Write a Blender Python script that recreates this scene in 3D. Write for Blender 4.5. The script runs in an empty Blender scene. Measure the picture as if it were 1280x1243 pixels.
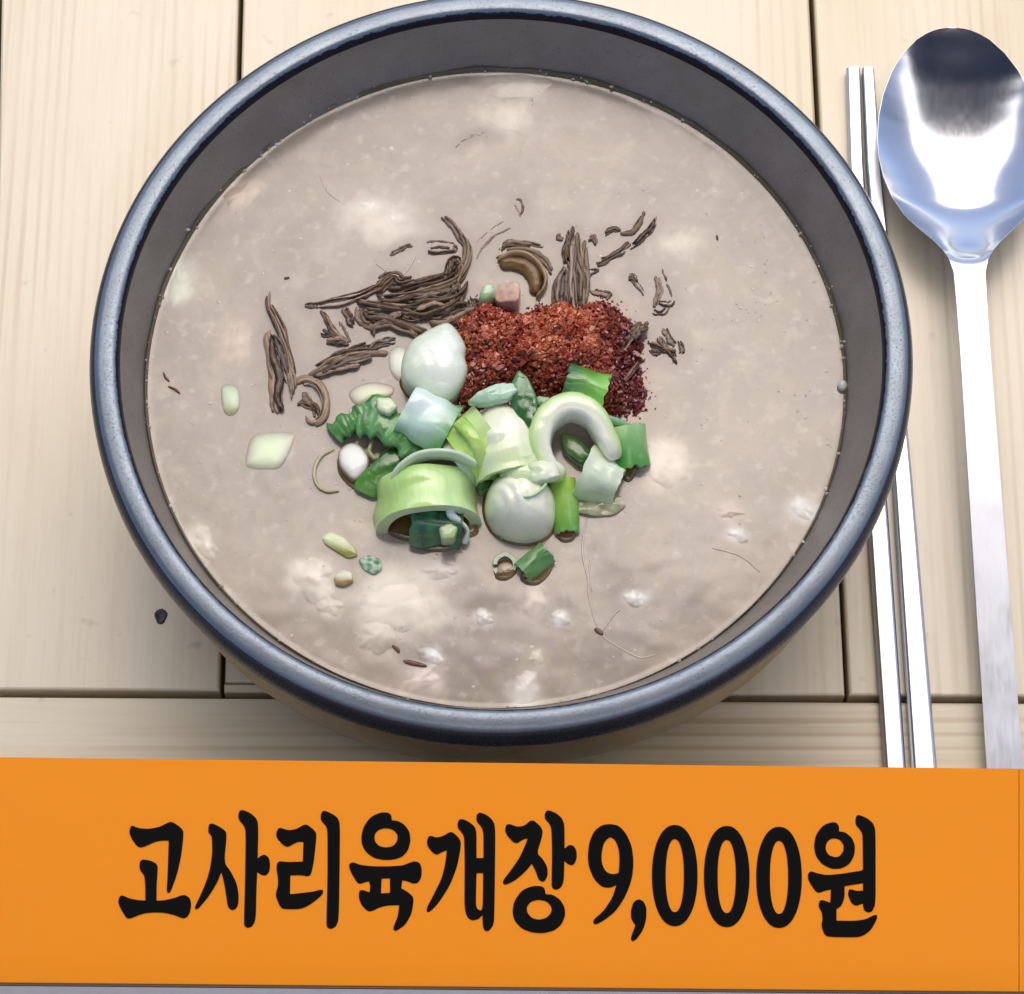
import bpy, bmesh, math, random
import numpy as np
from mathutils import Vector, Matrix, noise
rnd = random.Random(7)
R = math.radians
SC = bpy.context.scene
COL = SC.collection

# ------------------------------------------------------------------ camera
W0, H0, FPX = 1280.0, 1243.0, 3700.0
PITCH = R(68.05)
F = Vector((0, math.cos(PITCH), -math.sin(PITCH)))
U = Vector((0, math.sin(PITCH), math.cos(PITCH)))
X = Vector((1, 0, 0))
ZR = 0.062                      # rim height of the bowl above the table
ZS = ZR - 0.017                     # level of the soup
CAMLOC = Vector((0, 0, ZR)) - 0.645 * (F + X * (-13.5 / FPX) + U * (191.0 / FPX))
cam = bpy.data.cameras.new('camera')
cam.sensor_fit = 'HORIZONTAL'
cam.sensor_width = 36.0
cam.lens = 36.0 * FPX / W0
cam.clip_start = 0.01
cam.clip_end = 500
camo = bpy.data.objects.new('camera', cam)
COL.objects.link(camo)
camo.matrix_world = Matrix.Translation(CAMLOC) @ Matrix((X, U, -F)).transposed().to_4x4()
SC.camera = camo

# ------------------------------------------------------------------ light
SUN_EL, SUN_AZ = R(71), R(14)        # azimuth measured from +y towards +x
world = bpy.data.worlds.new('World')
SC.world = world
world.use_nodes = True
wn = world.node_tree
sky = wn.nodes.new('ShaderNodeTexSky')
sky.sky_type = 'NISHITA'
sky.sun_disc = False
sky.sun_elevation = SUN_EL
sky.sun_rotation = SUN_AZ
sky.air_density = 0.45
sky.dust_density = 2.2
sky.ozone_density = 0.0
wn.nodes['Background'].inputs['Strength'].default_value = 0.15
wn.links.new(sky.outputs[0], wn.nodes['Background'].inputs['Color'])
sun = bpy.data.lights.new('sun', 'SUN')
sun.energy = 1.3
sun.angle = R(72)
sun.color = (1.0, 0.92, 0.80)
suno = bpy.data.objects.new('sun', sun)
COL.objects.link(suno)
sd = Vector((math.sin(SUN_AZ) * math.cos(SUN_EL), math.cos(SUN_AZ) * math.cos(SUN_EL), math.sin(SUN_EL)))
suno.rotation_euler = sd.to_track_quat('Z', 'Y').to_euler()
suno.location = sd * 3
SC.view_settings.view_transform = 'Standard'
SC.view_settings.look = 'None'
SC.view_settings.exposure = 0.86
SC.view_settings.gamma = 1.0


# ------------------------------------------------------------------ helpers
def ray(px, py):
    return F + X * ((px - W0 / 2) / FPX) + U * (-(py - H0 / 2) / FPX)


def on(px, py, z):
    """point of the horizontal plane at height z that lies along a line of sight"""
    d = ray(px, py)
    return CAMLOC + d * ((z - CAMLOC.z) / d.z)


def on_plane(px, py, p0, n):
    d = ray(px, py)
    return CAMLOC + d * ((p0 - CAMLOC).dot(n) / d.dot(n))


PX = 1 / 5600.0                    # one photograph pixel at the soup, in metres


def tag(o, label=None, cat=None, group=None, kind=None):
    if label: o['label'] = label
    if cat: o['category'] = cat
    if group: o['group'] = group
    if kind: o['kind'] = kind
    return o


def empty(name, loc=(0, 0, 0)):
    o = bpy.data.objects.new(name, None)
    o.empty_display_size = 0.01
    COL.objects.link(o)
    o.location = loc
    return o


def link(name, me, mat=None, parent=None):
    o = bpy.data.objects.new(name, me)
    COL.objects.link(o)
    if mat is not None and not me.materials:
        me.materials.append(mat)
    if parent is not None:
        o.parent = parent
        o.matrix_parent_inverse = Matrix.Translation(-parent.location)
    return o


class MB:
    """collects geometry with colour and strip coordinates, links it as one mesh"""
    def __init__(s):
        s.v, s.f, s.c, s.uv, s.fade, s.flat = [], [], [], [], [], set()

    def add(s, p, c=(1, 1, 1), uv=(0, 0), fade=0.0):
        s.v.append(tuple(p)); s.c.append((c[0], c[1], c[2], 1)); s.uv.append((uv[0], uv[1], uv[2] if len(uv) > 2 else 0)); s.fade.append(fade)
        return len(s.v) - 1

    def face(s, idx, flat=False):
        if flat: s.flat.add(len(s.f))
        s.f.append(tuple(idx))

    def build(s, name, mat, parent=None, recentre=True, smooth=True):
        me = bpy.data.meshes.new(name)
        c0 = Vector((0, 0, 0))
        vs = s.v
        if recentre and parent is None:
            n = len(vs)
            c0 = Vector((sum(p[0] for p in vs) / n, sum(p[1] for p in vs) / n, min(p[2] for p in vs)))
            vs = [(p[0] - c0.x, p[1] - c0.y, p[2] - c0.z) for p in vs]
        me.from_pydata(vs, [], s.f)
        if len(s.f) > 1:
            bm = bmesh.new(); bm.from_mesh(me); bmesh.ops.recalc_face_normals(bm, faces=bm.faces[:]); bm.to_mesh(me); bm.free()
        a = me.color_attributes.new('Col', 'FLOAT_COLOR', 'POINT')
        a.data.foreach_set('color', [x for c in s.c for x in c])
        b = me.attributes.new('strip', 'FLOAT_VECTOR', 'POINT')
        b.data.foreach_set('vector', [x for c in s.uv for x in c])
        d = me.attributes.new('fade', 'FLOAT', 'POINT')
        d.data.foreach_set('value', s.fade)
        if smooth:
            me.polygons.foreach_set('use_smooth', [i not in s.flat for i in range(len(s.f))])
        o = link(name, me, mat, parent)
        if recentre and parent is None:
            o.location = c0
        return o


def catmull(pts, n, closed=False):
    """resample a polyline of tuples to n points along a Catmull-Rom curve"""
    m = len(pts)
    segs = m if closed else m - 1
    def g(i):
        if closed: return pts[i % m]
        return pts[max(0, min(m - 1, i))]
    out = []
    for k in range(n):
        t = k * segs / (n if closed else (n - 1))
        i = min(int(t), segs - 1); u = t - i
        p0, p1, p2, p3 = g(i - 1), g(i), g(i + 1), g(i + 2)
        out.append(tuple(0.5 * ((2 * b) + (-a + c) * u + (2 * a - 5 * b + 4 * c - d) * u * u + (-a + 3 * b - 3 * c + d) * u ** 3)
                         for a, b, c, d in zip(p0, p1, p2, p3)))
    return out


def mix(a, b, t):
    t = max(0, min(1, t))
    return tuple(x + (y - x) * t for x, y in zip(a, b))


def polyline(pts, n):
    """closed outline with only slightly rounded corners, resampled to n points"""
    q = []
    for i in range(len(pts)):
        a, b = pts[i], pts[(i + 1) % len(pts)]
        q += [(a[0] * .86 + b[0] * .14, a[1] * .86 + b[1] * .14), (a[0] * .14 + b[0] * .86, a[1] * .14 + b[1] * .86)]
    L = [math.dist(q[i], q[(i + 1) % len(q)]) for i in range(len(q))]
    tot = sum(L); out = []; i = 0; acc = 0
    for k in range(n):
        d = tot * k / n
        while acc + L[i] < d: acc += L[i]; i += 1
        f = (d - acc) / L[i]; a, b = q[i], q[(i + 1) % len(q)]
        out.append((a[0] + (b[0] - a[0]) * f, a[1] + (b[1] - a[1]) * f))
    return out


def pillow(mb, outline, h, base=None, lift=0.0, k=2.4, rings=9, n=56, rough=0.0, colf=None, slope=(0, 0), fadef=None, seed=0, smoothing=True, ref=None, frill=0.0, sharp=0.0, bend=(0, 0), ridge=0.0):
    """domed slab over an outline (photograph coordinates laid on the soup plane)"""
    zref = ZS + lift + (h * 0.45 if ref is None else ref)
    pts = catmull(outline, n, True) if smoothing is True else polyline(outline, n)
    n = len(pts)
    P = [on(a, b, zref) for a, b in pts]
    c = sum(P, Vector()) / n
    if frill:
        P = [c + (p - c) * (1 + frill * noise.noise(Vector((p.x * 900, p.y * 900, seed)))) for p in P]
    rad = max((p - c).length for p in P)
    zb = ((ZS - 0.002 if lift < .002 else ZS + lift - .0015) if base is None else base)
    rows = []
    row = [mb.add((p.x, p.y, zb), colf((1, 0, 0)) if colf else (1, 1, 1), (0, 0), 0) for p in P]
    rows.append(row)
    cb, sb_ = math.cos(bend[1]), math.sin(bend[1])
    def extra(lx, ly): return slope[0] * lx * h + slope[1] * ly * h - bend[0] * (lx * cb + ly * sb_) ** 2
    if sharp:
        wall = []
        for p in P:
            lx, ly = (p.x - c.x) / rad, (p.y - c.y) / rad
            e = extra(lx, ly)
            wall.append(mb.add((p.x, p.y, ZS + lift + h * sharp + e), mix(colf((1, lx, ly)), (.82, .88, .74), .35) if colf else (1, 1, 1), (lx, ly), 1))
            if lift >= .002: mb.v[row[len(wall) - 1]] = (p.x, p.y, ZS + lift + e - .0006)
        for j in range(n): mb.face((row[j], row[(j + 1) % n], wall[(j + 1) % n], wall[j]))
        rows = []
    for r in range(rings):
        t = 1 - (r / rings) ** 1.35
        hh = h * (sharp + (1 - sharp) * max(0.0, 1 - t ** k) ** (1 / k))
        row = []
        for j, p in enumerate(P):
            q = c + (p - c) * t
            lx, ly = (q.x - c.x) / rad, (q.y - c.y) / rad
            z = ZS + lift + hh + extra(lx, ly) + (ridge * math.sin(9 * math.hypot(lx + .9, ly + .35) * 2.4) * (1 - t * .5) if ridge else 0)
            if rough:
                z += rough * noise.noise(Vector((q.x * 260, q.y * 260, seed * 3.1))) + 0.5 * rough * noise.noise(Vector((q.x * 700, q.y * 700, seed * 1.7)))
            cc = colf((t, lx, ly)) if colf else (1, 1, 1)
            row.append(mb.add((q.x, q.y, z), cc, (lx * .5, ly * .22 + .1 * noise.noise(Vector((lx * 2, ly * 2, seed)))), fadef((t, lx, ly)) if fadef else 1))
        rows.append(row)
    zc = ZS + lift + h
    ci = mb.add((c.x, c.y, zc), colf((0, 0, 0)) if colf else (1, 1, 1), (0, 0), fadef((0, 0, 0)) if fadef else 1)
    for a, b in zip(rows[:-1], rows[1:]):
        for j in range(n):
            mb.face((a[j], a[(j + 1) % n], b[(j + 1) % n], b[j]))
    for j in range(n):
        mb.face((rows[-1][j], rows[-1][(j + 1) % n], ci))
    return mb


def sweep(mb, path, width, thick, n=28, m=12, colf=None, base=None, sq=2.0, wav=0.0, seed=0, taper=(0.25, 0.25), fadev=1.0, tilt=0.0, worldpath=False):
    """a strand: path of (px, py, height over the soup in mm), width (px) and thickness (mm), numbers or functions of u"""
    if worldpath:
        P = [Vector(p) for p in catmull(path, n)]
    else:
        P = [on(a, b, ZS + hmm * 0.001) for a, b, hmm in catmull(path, n)]
    rows = []
    for i, p in enumerate(P):
        u = i / (n - 1)
        t = (P[min(n - 1, i + 1)] - P[max(0, i - 1)])
        if t.length < 1e-9: t = Vector((1, 0, 0))
        t.normalize()
        side = t.cross(Vector((0, 0, 1)))
        if side.length < 1e-6: side = Vector((1, 0, 0))
        side.normalize()
        up = side.cross(t).normalized()
        if tilt:
            side, up = side * math.cos(tilt) + up * math.sin(tilt), up * math.cos(tilt) - side * math.sin(tilt)
        w = (width(u) if callable(width) else width) * PX * 0.5
        th = (thick(u) if callable(thick) else thick) * 0.0005
        e = 1.0
        if u < 0.08: e = taper[0] + (1 - taper[0]) * math.sin(u / 0.08 * math.pi / 2)
        if u > 0.92: e = taper[1] + (1 - taper[1]) * math.sin((1 - u) / 0.08 * math.pi / 2)
        row = []
        for j in range(m):
            a = 2 * math.pi * j / m
            ca, sa = math.cos(a), math.sin(a)
            ca = math.copysign(abs(ca) ** (2 / sq), ca); sa = math.copysign(abs(sa) ** (2 / sq), sa)
            q = p + side * (ca * w * e) + up * (sa * th * e)
            if wav:
                nv = noise.noise(Vector((u * n * 0.35, j * 1.3, seed * 7.7)))
                q = q + (side * ca + up * sa) * (wav * 0.001 * nv)
            row.append(mb.add(q, colf((u, ca, sa)) if colf else (1, 1, 1), (u, j / m), fadev))
        rows.append(row)
    for a, b in zip(rows[:-1], rows[1:]):
        for j in range(m):
            mb.face((a[j], a[(j + 1) % m], b[(j + 1) % m], b[j]))
    mb.face(rows[0][::-1]); mb.face(rows[-1])
    return mb


def shell(mb, centre, axis, up, rad, thick, length, a0, a1, outer, inner, na=30, nl=8, seed=0, wob=0.0, flare=0.0, dome=0.0, jag=0.0):
    """a curved wall of a hollow stalk: part of a tube with thickness"""
    ax = Vector(axis).normalized()
    side = ax.cross(Vector(up)).normalized()
    upv = side.cross(ax).normalized()
    def pt(i, l, r):
        a = a0 + (a1 - a0) * i / na
        f = l / nl
        shape = 1.0
        if dome and f < dome: shape = math.sqrt(max(.0, 1 - (1 - f / dome) ** 2)) * .97 + .03
        rr = r * shape * (1 + flare * (l / nl - .5) + wob * noise.noise(Vector((a * 1.3, l * .3, seed))))
        jl = jag * noise.noise(Vector((a * 3.1, seed, l * 2.0))) * (1 if l in (0, nl) else .3)
        return centre + ax * (length * (l / nl - .5) + jl) + side * (math.cos(a) * rr) + upv * (math.sin(a) * rr)
    def grid(r, col, flip):
        g = [[mb.add(pt(i, l, r), col(i / na, l / nl), (l / nl, i / na)) for i in range(na + 1)] for l in range(nl + 1)]
        for l in range(nl):
            for i in range(na):
                q = (g[l][i], g[l][i + 1], g[l + 1][i + 1], g[l + 1][i])
                mb.face(q[::-1] if flip else q)
    grid(rad, outer, True); grid(rad - thick, inner, False)
    for l in (0, nl):
        ra = [mb.add(pt(i, l, rad), mix(outer(i / na, l / nl), (.8, .86, .72), .5), (0, i / na)) for i in range(na + 1)]
        rb = [mb.add(pt(i, l, rad - thick), inner(i / na, l / nl), (1, i / na)) for i in range(na + 1)]
        for i in range(na):
            q = (ra[i], ra[i + 1], rb[i + 1], rb[i])
            mb.face(q if l else q[::-1])
    for i in (0, na):
        ra = [mb.add(pt(i, l, rad), outer(i / na, l / nl), (l / nl, 0)) for l in range(nl + 1)]
        rb = [mb.add(pt(i, l, rad - thick), inner(i / na, l / nl), (l / nl, 1)) for l in range(nl + 1)]
        for l in range(nl):
            q = (ra[l], ra[l + 1], rb[l + 1], rb[l])
            mb.face(q if i == 0 else q[::-1])
    return mb


def lathe(mb, prof, n=160, colr=(1, 1, 1), jit=None, shift=None):
    rows = []
    for k, (r, z) in enumerate(prof):
        row = []
        for j in range(n):
            a = 2 * math.pi * j / n
            dr, dz = jit(a, k) if jit else (0, 0)
            row.append(mb.add(((r + dr) * math.cos(a) + (shift(z) if shift else 0), (r + dr) * math.sin(a), z + dz), colr, (a, k, k / (len(prof) - 1))))
        rows.append(row)
    for a, b in zip(rows[:-1], rows[1:]):
        for j in range(n):
            mb.face((a[j], a[(j + 1) % n], b[(j + 1) % n], b[j]))
    return rows


def box(mb, lo, hi, bev=0.0):
    """box with chamfered top edges"""
    x0, y0, z0 = lo; x1, y1, z1 = hi
    b = bev
    r = [[(x0, y0, z0), (x1, y0, z0), (x1, y1, z0), (x0, y1, z0)],
         [(x0, y0, z1 - b), (x1, y0, z1 - b), (x1, y1, z1 - b), (x0, y1, z1 - b)]]
    if b: r.append([(x0 + b, y0 + b, z1), (x1 - b, y0 + b, z1), (x1 - b, y1 - b, z1), (x0 + b, y1 - b, z1)])
    loop(mb, r)


def loop(mb, rings):
    ids = [[mb.add(p) for p in ring] for ring in rings]
    n = len(ids[0])
    for a, b in zip(ids[:-1], ids[1:]):
        for j in range(n):
            mb.face((a[j], a[(j + 1) % n], b[(j + 1) % n], b[j]), True)
    mb.face(ids[0][::-1], True); mb.face(ids[-1], True)


# ------------------------------------------------------------------ materials
def newmat(name):
    m = bpy.data.materials.new(name)
    m.use_nodes = True
    nt = m.node_tree
    return m, nt, nt.nodes['Principled BSDF']


def N(nt, typ, **kw):
    n = nt.nodes.new(typ)
    for k, v in kw.items():
        if k.startswith('_'): setattr(n, k[1:], v)
        else: n.inputs[k.replace('__', ' ')].default_value = v
    return n


def noise_tex(nt, vec, scale, detail=4, rough=.55, dist=0.0):
    n = N(nt, 'ShaderNodeTexNoise', Scale=scale, Detail=detail, Roughness=rough, Distortion=dist)
    nt.links.new(vec, n.inputs['Vector'])
    return n.outputs['Fac']


def ramp(nt, fac, stops, interp='LINEAR'):
    r = nt.nodes.new('ShaderNodeValToRGB')
    r.color_ramp.interpolation = interp
    el = r.color_ramp.elements
    while len(el) > len(stops): el.remove(el[-1])
    while len(el) < len(stops): el.new(1.0)
    for e, (p, c) in zip(el, stops):
        e.position = p
        e.color = (c, c, c, 1) if isinstance(c, (int, float)) else (c[0], c[1], c[2], 1)
    nt.links.new(fac, r.inputs[0])
    return r.outputs[0]


def mixc(nt, fac, a, b, mode='MIX'):
    m = nt.nodes.new('ShaderNodeMix')
    m.data_type = 'RGBA'; m.blend_type = mode
    for sock, val in ((m.inputs[0], fac), (m.inputs[6], a), (m.inputs[7], b)):
        if isinstance(val, bpy.types.NodeSocket): nt.links.new(val, sock)
        elif isinstance(val, (int, float)): sock.default_value = val
        else: sock.default_value = (val[0], val[1], val[2], 1)
    return m.outputs[2]


def mapping(nt, vec, scale=(1, 1, 1), loc=(0, 0, 0), rot=(0, 0, 0)):
    m = nt.nodes.new('ShaderNodeMapping')
    m.inputs['Scale'].default_value = scale; m.inputs['Location'].default_value = loc; m.inputs['Rotation'].default_value = rot
    nt.links.new(vec, m.inputs['Vector'])
    return m.outputs[0]


def bump(nt, bsdf, h, dist, strength=1.0):
    b = N(nt, 'ShaderNodeBump', Strength=strength, Distance=dist)
    nt.links.new(h, b.inputs['Height'])
    nt.links.new(b.outputs[0], bsdf.inputs['Normal'])


def geo(nt): return nt.nodes.new('ShaderNodeNewGeometry').outputs['Position']
def attr(nt, name, out='Color'):
    a = nt.nodes.new('ShaderNodeAttribute'); a.attribute_name = name
    return a.outputs[out]


def mat_wood(name, along, strong=1.0):
    m, nt, b = newmat(name)
    pos = geo(nt)
    info = nt.nodes.new('ShaderNodeObjectInfo')
    off = nt.nodes.new('ShaderNodeVectorMath'); off.operation = 'SCALE'
    comb = nt.nodes.new('ShaderNodeCombineXYZ')
    for s in comb.inputs: nt.links.new(info.outputs['Random'], s)
    nt.links.new(comb.outputs[0], off.inputs[0]); off.inputs['Scale'].default_value = 3.7
    add = nt.nodes.new('ShaderNodeVectorMath'); add.operation = 'ADD'
    nt.links.new(pos, add.inputs[0]); nt.links.new(off.outputs[0], add.inputs[1])
    v = add.outputs[0]
    if along == 'x': v = mapping(nt, v, rot=(0, 0, math.pi / 2))
    st = mapping(nt, v, scale=(1, 0.045, 1))
    st2 = mapping(nt, v, scale=(1, 0.012, 1))
    big = noise_tex(nt, mapping(nt, v, scale=(1, .35, 1)), 14, 3)
    fine = noise_tex(nt, st, 900, 4, .6)
    lines = noise_tex(nt, st2, 430, 2, .5)
    wv = N(nt, 'ShaderNodeTexWave', Scale=95.0, Distortion=5.0, Detail=2.0)
    wv.wave_type = 'BANDS'; wv.bands_direction = 'X'
    nt.links.new(mapping(nt, v, scale=(1, 0.03, 1)), wv.inputs['Vector'])
    base = ramp(nt, big, [(.26, (.52, .38, .18)), (.42, (.65, .55, .355)), (.55, (.695, .605, .425)), (.75, (.74, .655, .485))])
    col = mixc(nt, mixc(nt, 1, ramp(nt, lines, [(.50, 0), (.72, .22 * strong)]), ramp(nt, big, [(.35, 1.0), (.6, .25)]), 'MULTIPLY'), base, (.40, .25, .09))
    col = mixc(nt, mixc(nt, 1, ramp(nt, wv.outputs['Fac'], [(.55, 0), (.95, min(1, .36 * strong))]), ramp(nt, noise_tex(nt, mapping(nt, v, scale=(1, .3, 1)), 24, 2), [(.50, 0.02), (.68, 1)]), 'MULTIPLY'), col, (.36, .215, .075))
    col = mixc(nt, ramp(nt, fine, [(.5, 0), (.8, .22)]), col, (.42, .29, .14))
    spots = noise_tex(nt, v, 160, 2, .5)
    col = mixc(nt, ramp(nt, spots, [(.70, 0), (.80, .45)]), col, (.30, .22, .13))
    nt.links.new(col, b.inputs['Base Color'])
    b.inputs['Roughness'].default_value = .40
    b.inputs['Specular IOR Level'].default_value = .8
    b.inputs['Coat Weight'].default_value = .55
    b.inputs['Coat Roughness'].default_value = .38
    b.inputs['Coat IOR'].default_value = 1.6
    bump(nt, b, mixc(nt, .5, fine, lines), .00012, .5)
    return m


def mat_simple(name, col, rough=.5, metal=0.0, var=.12, scale=200, bumpd=0.0, spec=.5, coat=0.0):
    m, nt, b = newmat(name)
    f = noise_tex(nt, geo(nt), scale, 4)
    c = mixc(nt, f, tuple(x * (1 - var) for x in col), tuple(min(1, x * (1 + var)) for x in col))
    nt.links.new(c, b.inputs['Base Color'])
    nt.links.new(ramp(nt, f, [(.3, rough * .88), (.7, min(1, rough * 1.12))]), b.inputs['Roughness'])
    b.inputs['Metallic'].default_value = metal
    b.inputs['Specular IOR Level'].default_value = spec
    b.inputs['Coat Weight'].default_value = coat
    if bumpd: bump(nt, b, noise_tex(nt, geo(nt), scale * 3, 3), bumpd)
    return m


def mat_glaze(name, col, col2, rough, metal, spec=.6, worn=None):
    """dark iron glaze with a dull metallic sheen, pits and specks; worn = profile range left unglazed dark at both edges"""
    m, nt, b = newmat(name)
    p = geo(nt)
    sp = noise_tex(nt, p, 1900, 3, .6)
    big = noise_tex(nt, p, 90, 4, .6)
    c = mixc(nt, ramp(nt, big, [(.35, 0), (.7, 1)]), col, col2)
    c = mixc(nt, ramp(nt, sp, [(.62, 0), (.72, .7)]), c, (.02, .02, .03))
    if worn:
        sep = nt.nodes.new('ShaderNodeSeparateXYZ'); nt.links.new(attr(nt, 'strip', 'Vector'), sep.inputs[0])
        add = N(nt, 'ShaderNodeMath', _operation='MULTIPLY_ADD'); nt.links.new(mixc(nt, .5, noise_tex(nt, p, 900, 3, .7), noise_tex(nt, p, 260, 3, .7)), add.inputs[0])
        add.inputs[1].default_value = .28; nt.links.new(sep.outputs[2], add.inputs[2])
        w = ramp(nt, add.outputs[0], [(worn[0], 1), (worn[0] + .03, 0), (worn[1], 0), (worn[1] + .03, 1)])
        c = mixc(nt, w, c, (.018, .018, .028))
    nt.links.new(c, b.inputs['Base Color'])
    b.inputs['Metallic'].default_value = metal
    b.inputs['Specular IOR Level'].default_value = spec
    nt.links.new(ramp(nt, sp, [(.3, rough * .85), (.75, rough * 1.25)]), b.inputs['Roughness'])
    bump(nt, b, sp, .00008, .5)
    return m


def mat_soup():
    m, nt, b = newmat('broth')
    p = geo(nt)
    big = noise_tex(nt, p, 38, 3, .5, .6)
    c = ramp(nt, big, [(.30, (0.293, 0.234, 0.176)), (.46, (0.340, 0.275, 0.206)), (.58, (0.365, 0.293, 0.222)), (.72, (0.401, 0.326, 0.249))])
    grey = noise_tex(nt, mapping(nt, p, loc=(7, 4, 0)), 62, 3, .55, .8)
    c = mixc(nt, ramp(nt, grey, [(.50, 0), (.68, .6)]), c, (0.265, 0.227, 0.195))
    med = noise_tex(nt, mapping(nt, p, loc=(3, 1, 0)), 150, 3, .5, .4)
    c = mixc(nt, ramp(nt, med, [(.53, 0), (.72, .6)]), c, (0.465, 0.385, 0.293))
    purple = noise_tex(nt, mapping(nt, p, loc=(1, 9, 0)), 100, 2, .5, .5)
    c = mixc(nt, ramp(nt, purple, [(.62, 0), (.76, .4)]), c, (0.305, 0.230, 0.234))
    fl = noise_tex(nt, mapping(nt, p, loc=(5, 5, 0)), 340, 2, .45)
    c = mixc(nt, ramp(nt, fl, [(.60, 0), (.74, .55)]), c, (0.529, 0.461, 0.370))
    dk = noise_tex(nt, mapping(nt, p, loc=(2, 2, 5)), 300, 2, .5)
    c = mixc(nt, ramp(nt, dk, [(.62, 0), (.76, .35)]), c, (0.296, 0.247, 0.211))
    for rot, sc_, off in ((.4, 430, 1), (1.7, 380, 4), (2.6, 460, 8)):
        sh = noise_tex(nt, mapping(nt, mapping(nt, p, rot=(0, 0, rot)), scale=(1, .34, 1), loc=(off, off, 0)), sc_ * .62, 2, .45, 1.6)
        c = mixc(nt, ramp(nt, sh, [(.58, 0), (.82, .22)]), c, (0.529, 0.446, 0.342))
        c = mixc(nt, ramp(nt, sh, [(.26, .22), (.38, 0)]), c, (0.241, 0.183, 0.136))
    grain = noise_tex(nt, p, 1500, 2, .5)
    c = mixc(nt, ramp(nt, grain, [(.4, .10), (.62, 0)]), c, (0.305, 0.254, 0.211))
    c = mixc(nt, attr(nt, 'fade', 'Fac'), c, attr(nt, 'Col'))
    nt.links.new(c, b.inputs['Base Color'])
    b.inputs['Roughness'].default_value = .17
    b.inputs['Specular IOR Level'].default_value = .55
    bump(nt, b, mixc(nt, .35, med, fl), .00005, .3)
    return m


def mat_scallion():
    m, nt, b = newmat('scallion_flesh')
    c0 = attr(nt, 'Col')
    st = attr(nt, 'strip', 'Vector')
    rib = noise_tex(nt, mapping(nt, st, scale=(.8, 46, 1)), 1.0, 3, .6)
    p = geo(nt)
    blot = noise_tex(nt, p, 420, 3, .6)
    c = mixc(nt, ramp(nt, rib, [(.42, 0), (.7, .28)]), c0, mixc(nt, 1, c0, (.60, .76, .52), 'MULTIPLY'))
    c = mixc(nt, ramp(nt, blot, [(.55, 0), (.75, .12)]), c, (.85, .92, .78))
    nt.links.new(c, b.inputs['Base Color'])
    b.inputs['Roughness'].default_value = .20
    b.inputs['Specular IOR Level'].default_value = .55
    b.inputs['Coat Weight'].default_value = .5
    b.inputs['Coat Roughness'].default_value = .08
    b.inputs['Subsurface Weight'].default_value = .12
    b.inputs['Subsurface Radius'].default_value = (.0014, .0016, .0009)
    b.inputs['Subsurface Scale'].default_value = .5
    bump(nt, b, mixc(nt, .35, rib, noise_tex(nt, p, 900, 3)), .00016, .6)
    return m


def mat_fern():
    m, nt, b = newmat('bracken_flesh')
    c0 = attr(nt, 'Col')
    st = attr(nt, 'strip', 'Vector')
    rib = noise_tex(nt, mapping(nt, st, scale=(3.0, 9, 1)), 1.0, 3, .65)
    p = geo(nt)
    c = mixc(nt, ramp(nt, rib, [(.34, .7), (.50, 0)]), c0, mixc(nt, 1, c0, (.34, .28, .26), 'MULTIPLY'))
    c = mixc(nt, ramp(nt, noise_tex(nt, p, 520, 3), [(.54, 0), (.74, .55)]), c, (.30, .195, .105))
    sep = nt.nodes.new('ShaderNodeSeparateXYZ'); nt.links.new(p, sep.inputs[0])
    hgt = N(nt, 'ShaderNodeMapRange'); nt.links.new(sep.outputs[2], hgt.inputs[0])
    hgt.inputs[1].default_value = ZS - .0001; hgt.inputs[2].default_value = ZS + .0026
    wet = N(nt, 'ShaderNodeMath', _operation='MULTIPLY_ADD'); nt.links.new(noise_tex(nt, p, 330, 3), wet.inputs[0]); wet.inputs[1].default_value = .9; nt.links.new(hgt.outputs[0], wet.inputs[2])
    c = mixc(nt, ramp(nt, wet.outputs[0], [(.30, .8), (.50, .18), (.72, 0)]), c, (.34, .27, .20))
    nt.links.new(c, b.inputs['Base Color'])
    b.inputs['Roughness'].default_value = .2
    b.inputs['Specular IOR Level'].default_value = .35
    bump(nt, b, mixc(nt, .3, rib, noise_tex(nt, p, 1300, 2)), .0002, .8)
    return m


def mat_attr(name, rough, spec=.5, sss=0.0, var=700, coat=0.0, bumpd=.0003):
    m, nt, b = newmat(name)
    c0 = attr(nt, 'Col')
    f = noise_tex(nt, geo(nt), var, 3)
    nt.links.new(mixc(nt, ramp(nt, f, [(.35, .45), (.6, 0)]), c0, mixc(nt, 1, c0, (.5, .45, .45), 'MULTIPLY')), b.inputs['Base Color'])
    b.inputs['Roughness'].default_value = rough
    b.inputs['Specular IOR Level'].default_value = spec
    b.inputs['Coat Weight'].default_value = coat
    b.inputs['Coat Roughness'].default_value = .15
    if sss:
        b.inputs['Subsurface Weight'].default_value = sss
        b.inputs['Subsurface Radius'].default_value = (.002, .001, .0006)
        b.inputs['Subsurface Scale'].default_value = .5
    if bumpd: bump(nt, b, f, bumpd, .6)
    return m


def mat_steel(name, rough, base=(.58, .61, .66)):
    m, nt, b = newmat(name)
    p = geo(nt)
    f = noise_tex(nt, mapping(nt, p, scale=(1, .03, 1)), 2600, 2)
    sm = noise_tex(nt, p, 70, 4)
    b.inputs['Base Color'].default_value = (*base, 1)
    b.inputs['Metallic'].default_value = 1
    nt.links.new(mixc(nt, .5, ramp(nt, f, [(.3, rough * .8), (.7, rough * 1.2)]), ramp(nt, sm, [(.35, rough * .8), (.7, rough * 1.35)])), b.inputs['Roughness'])
    return m


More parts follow.
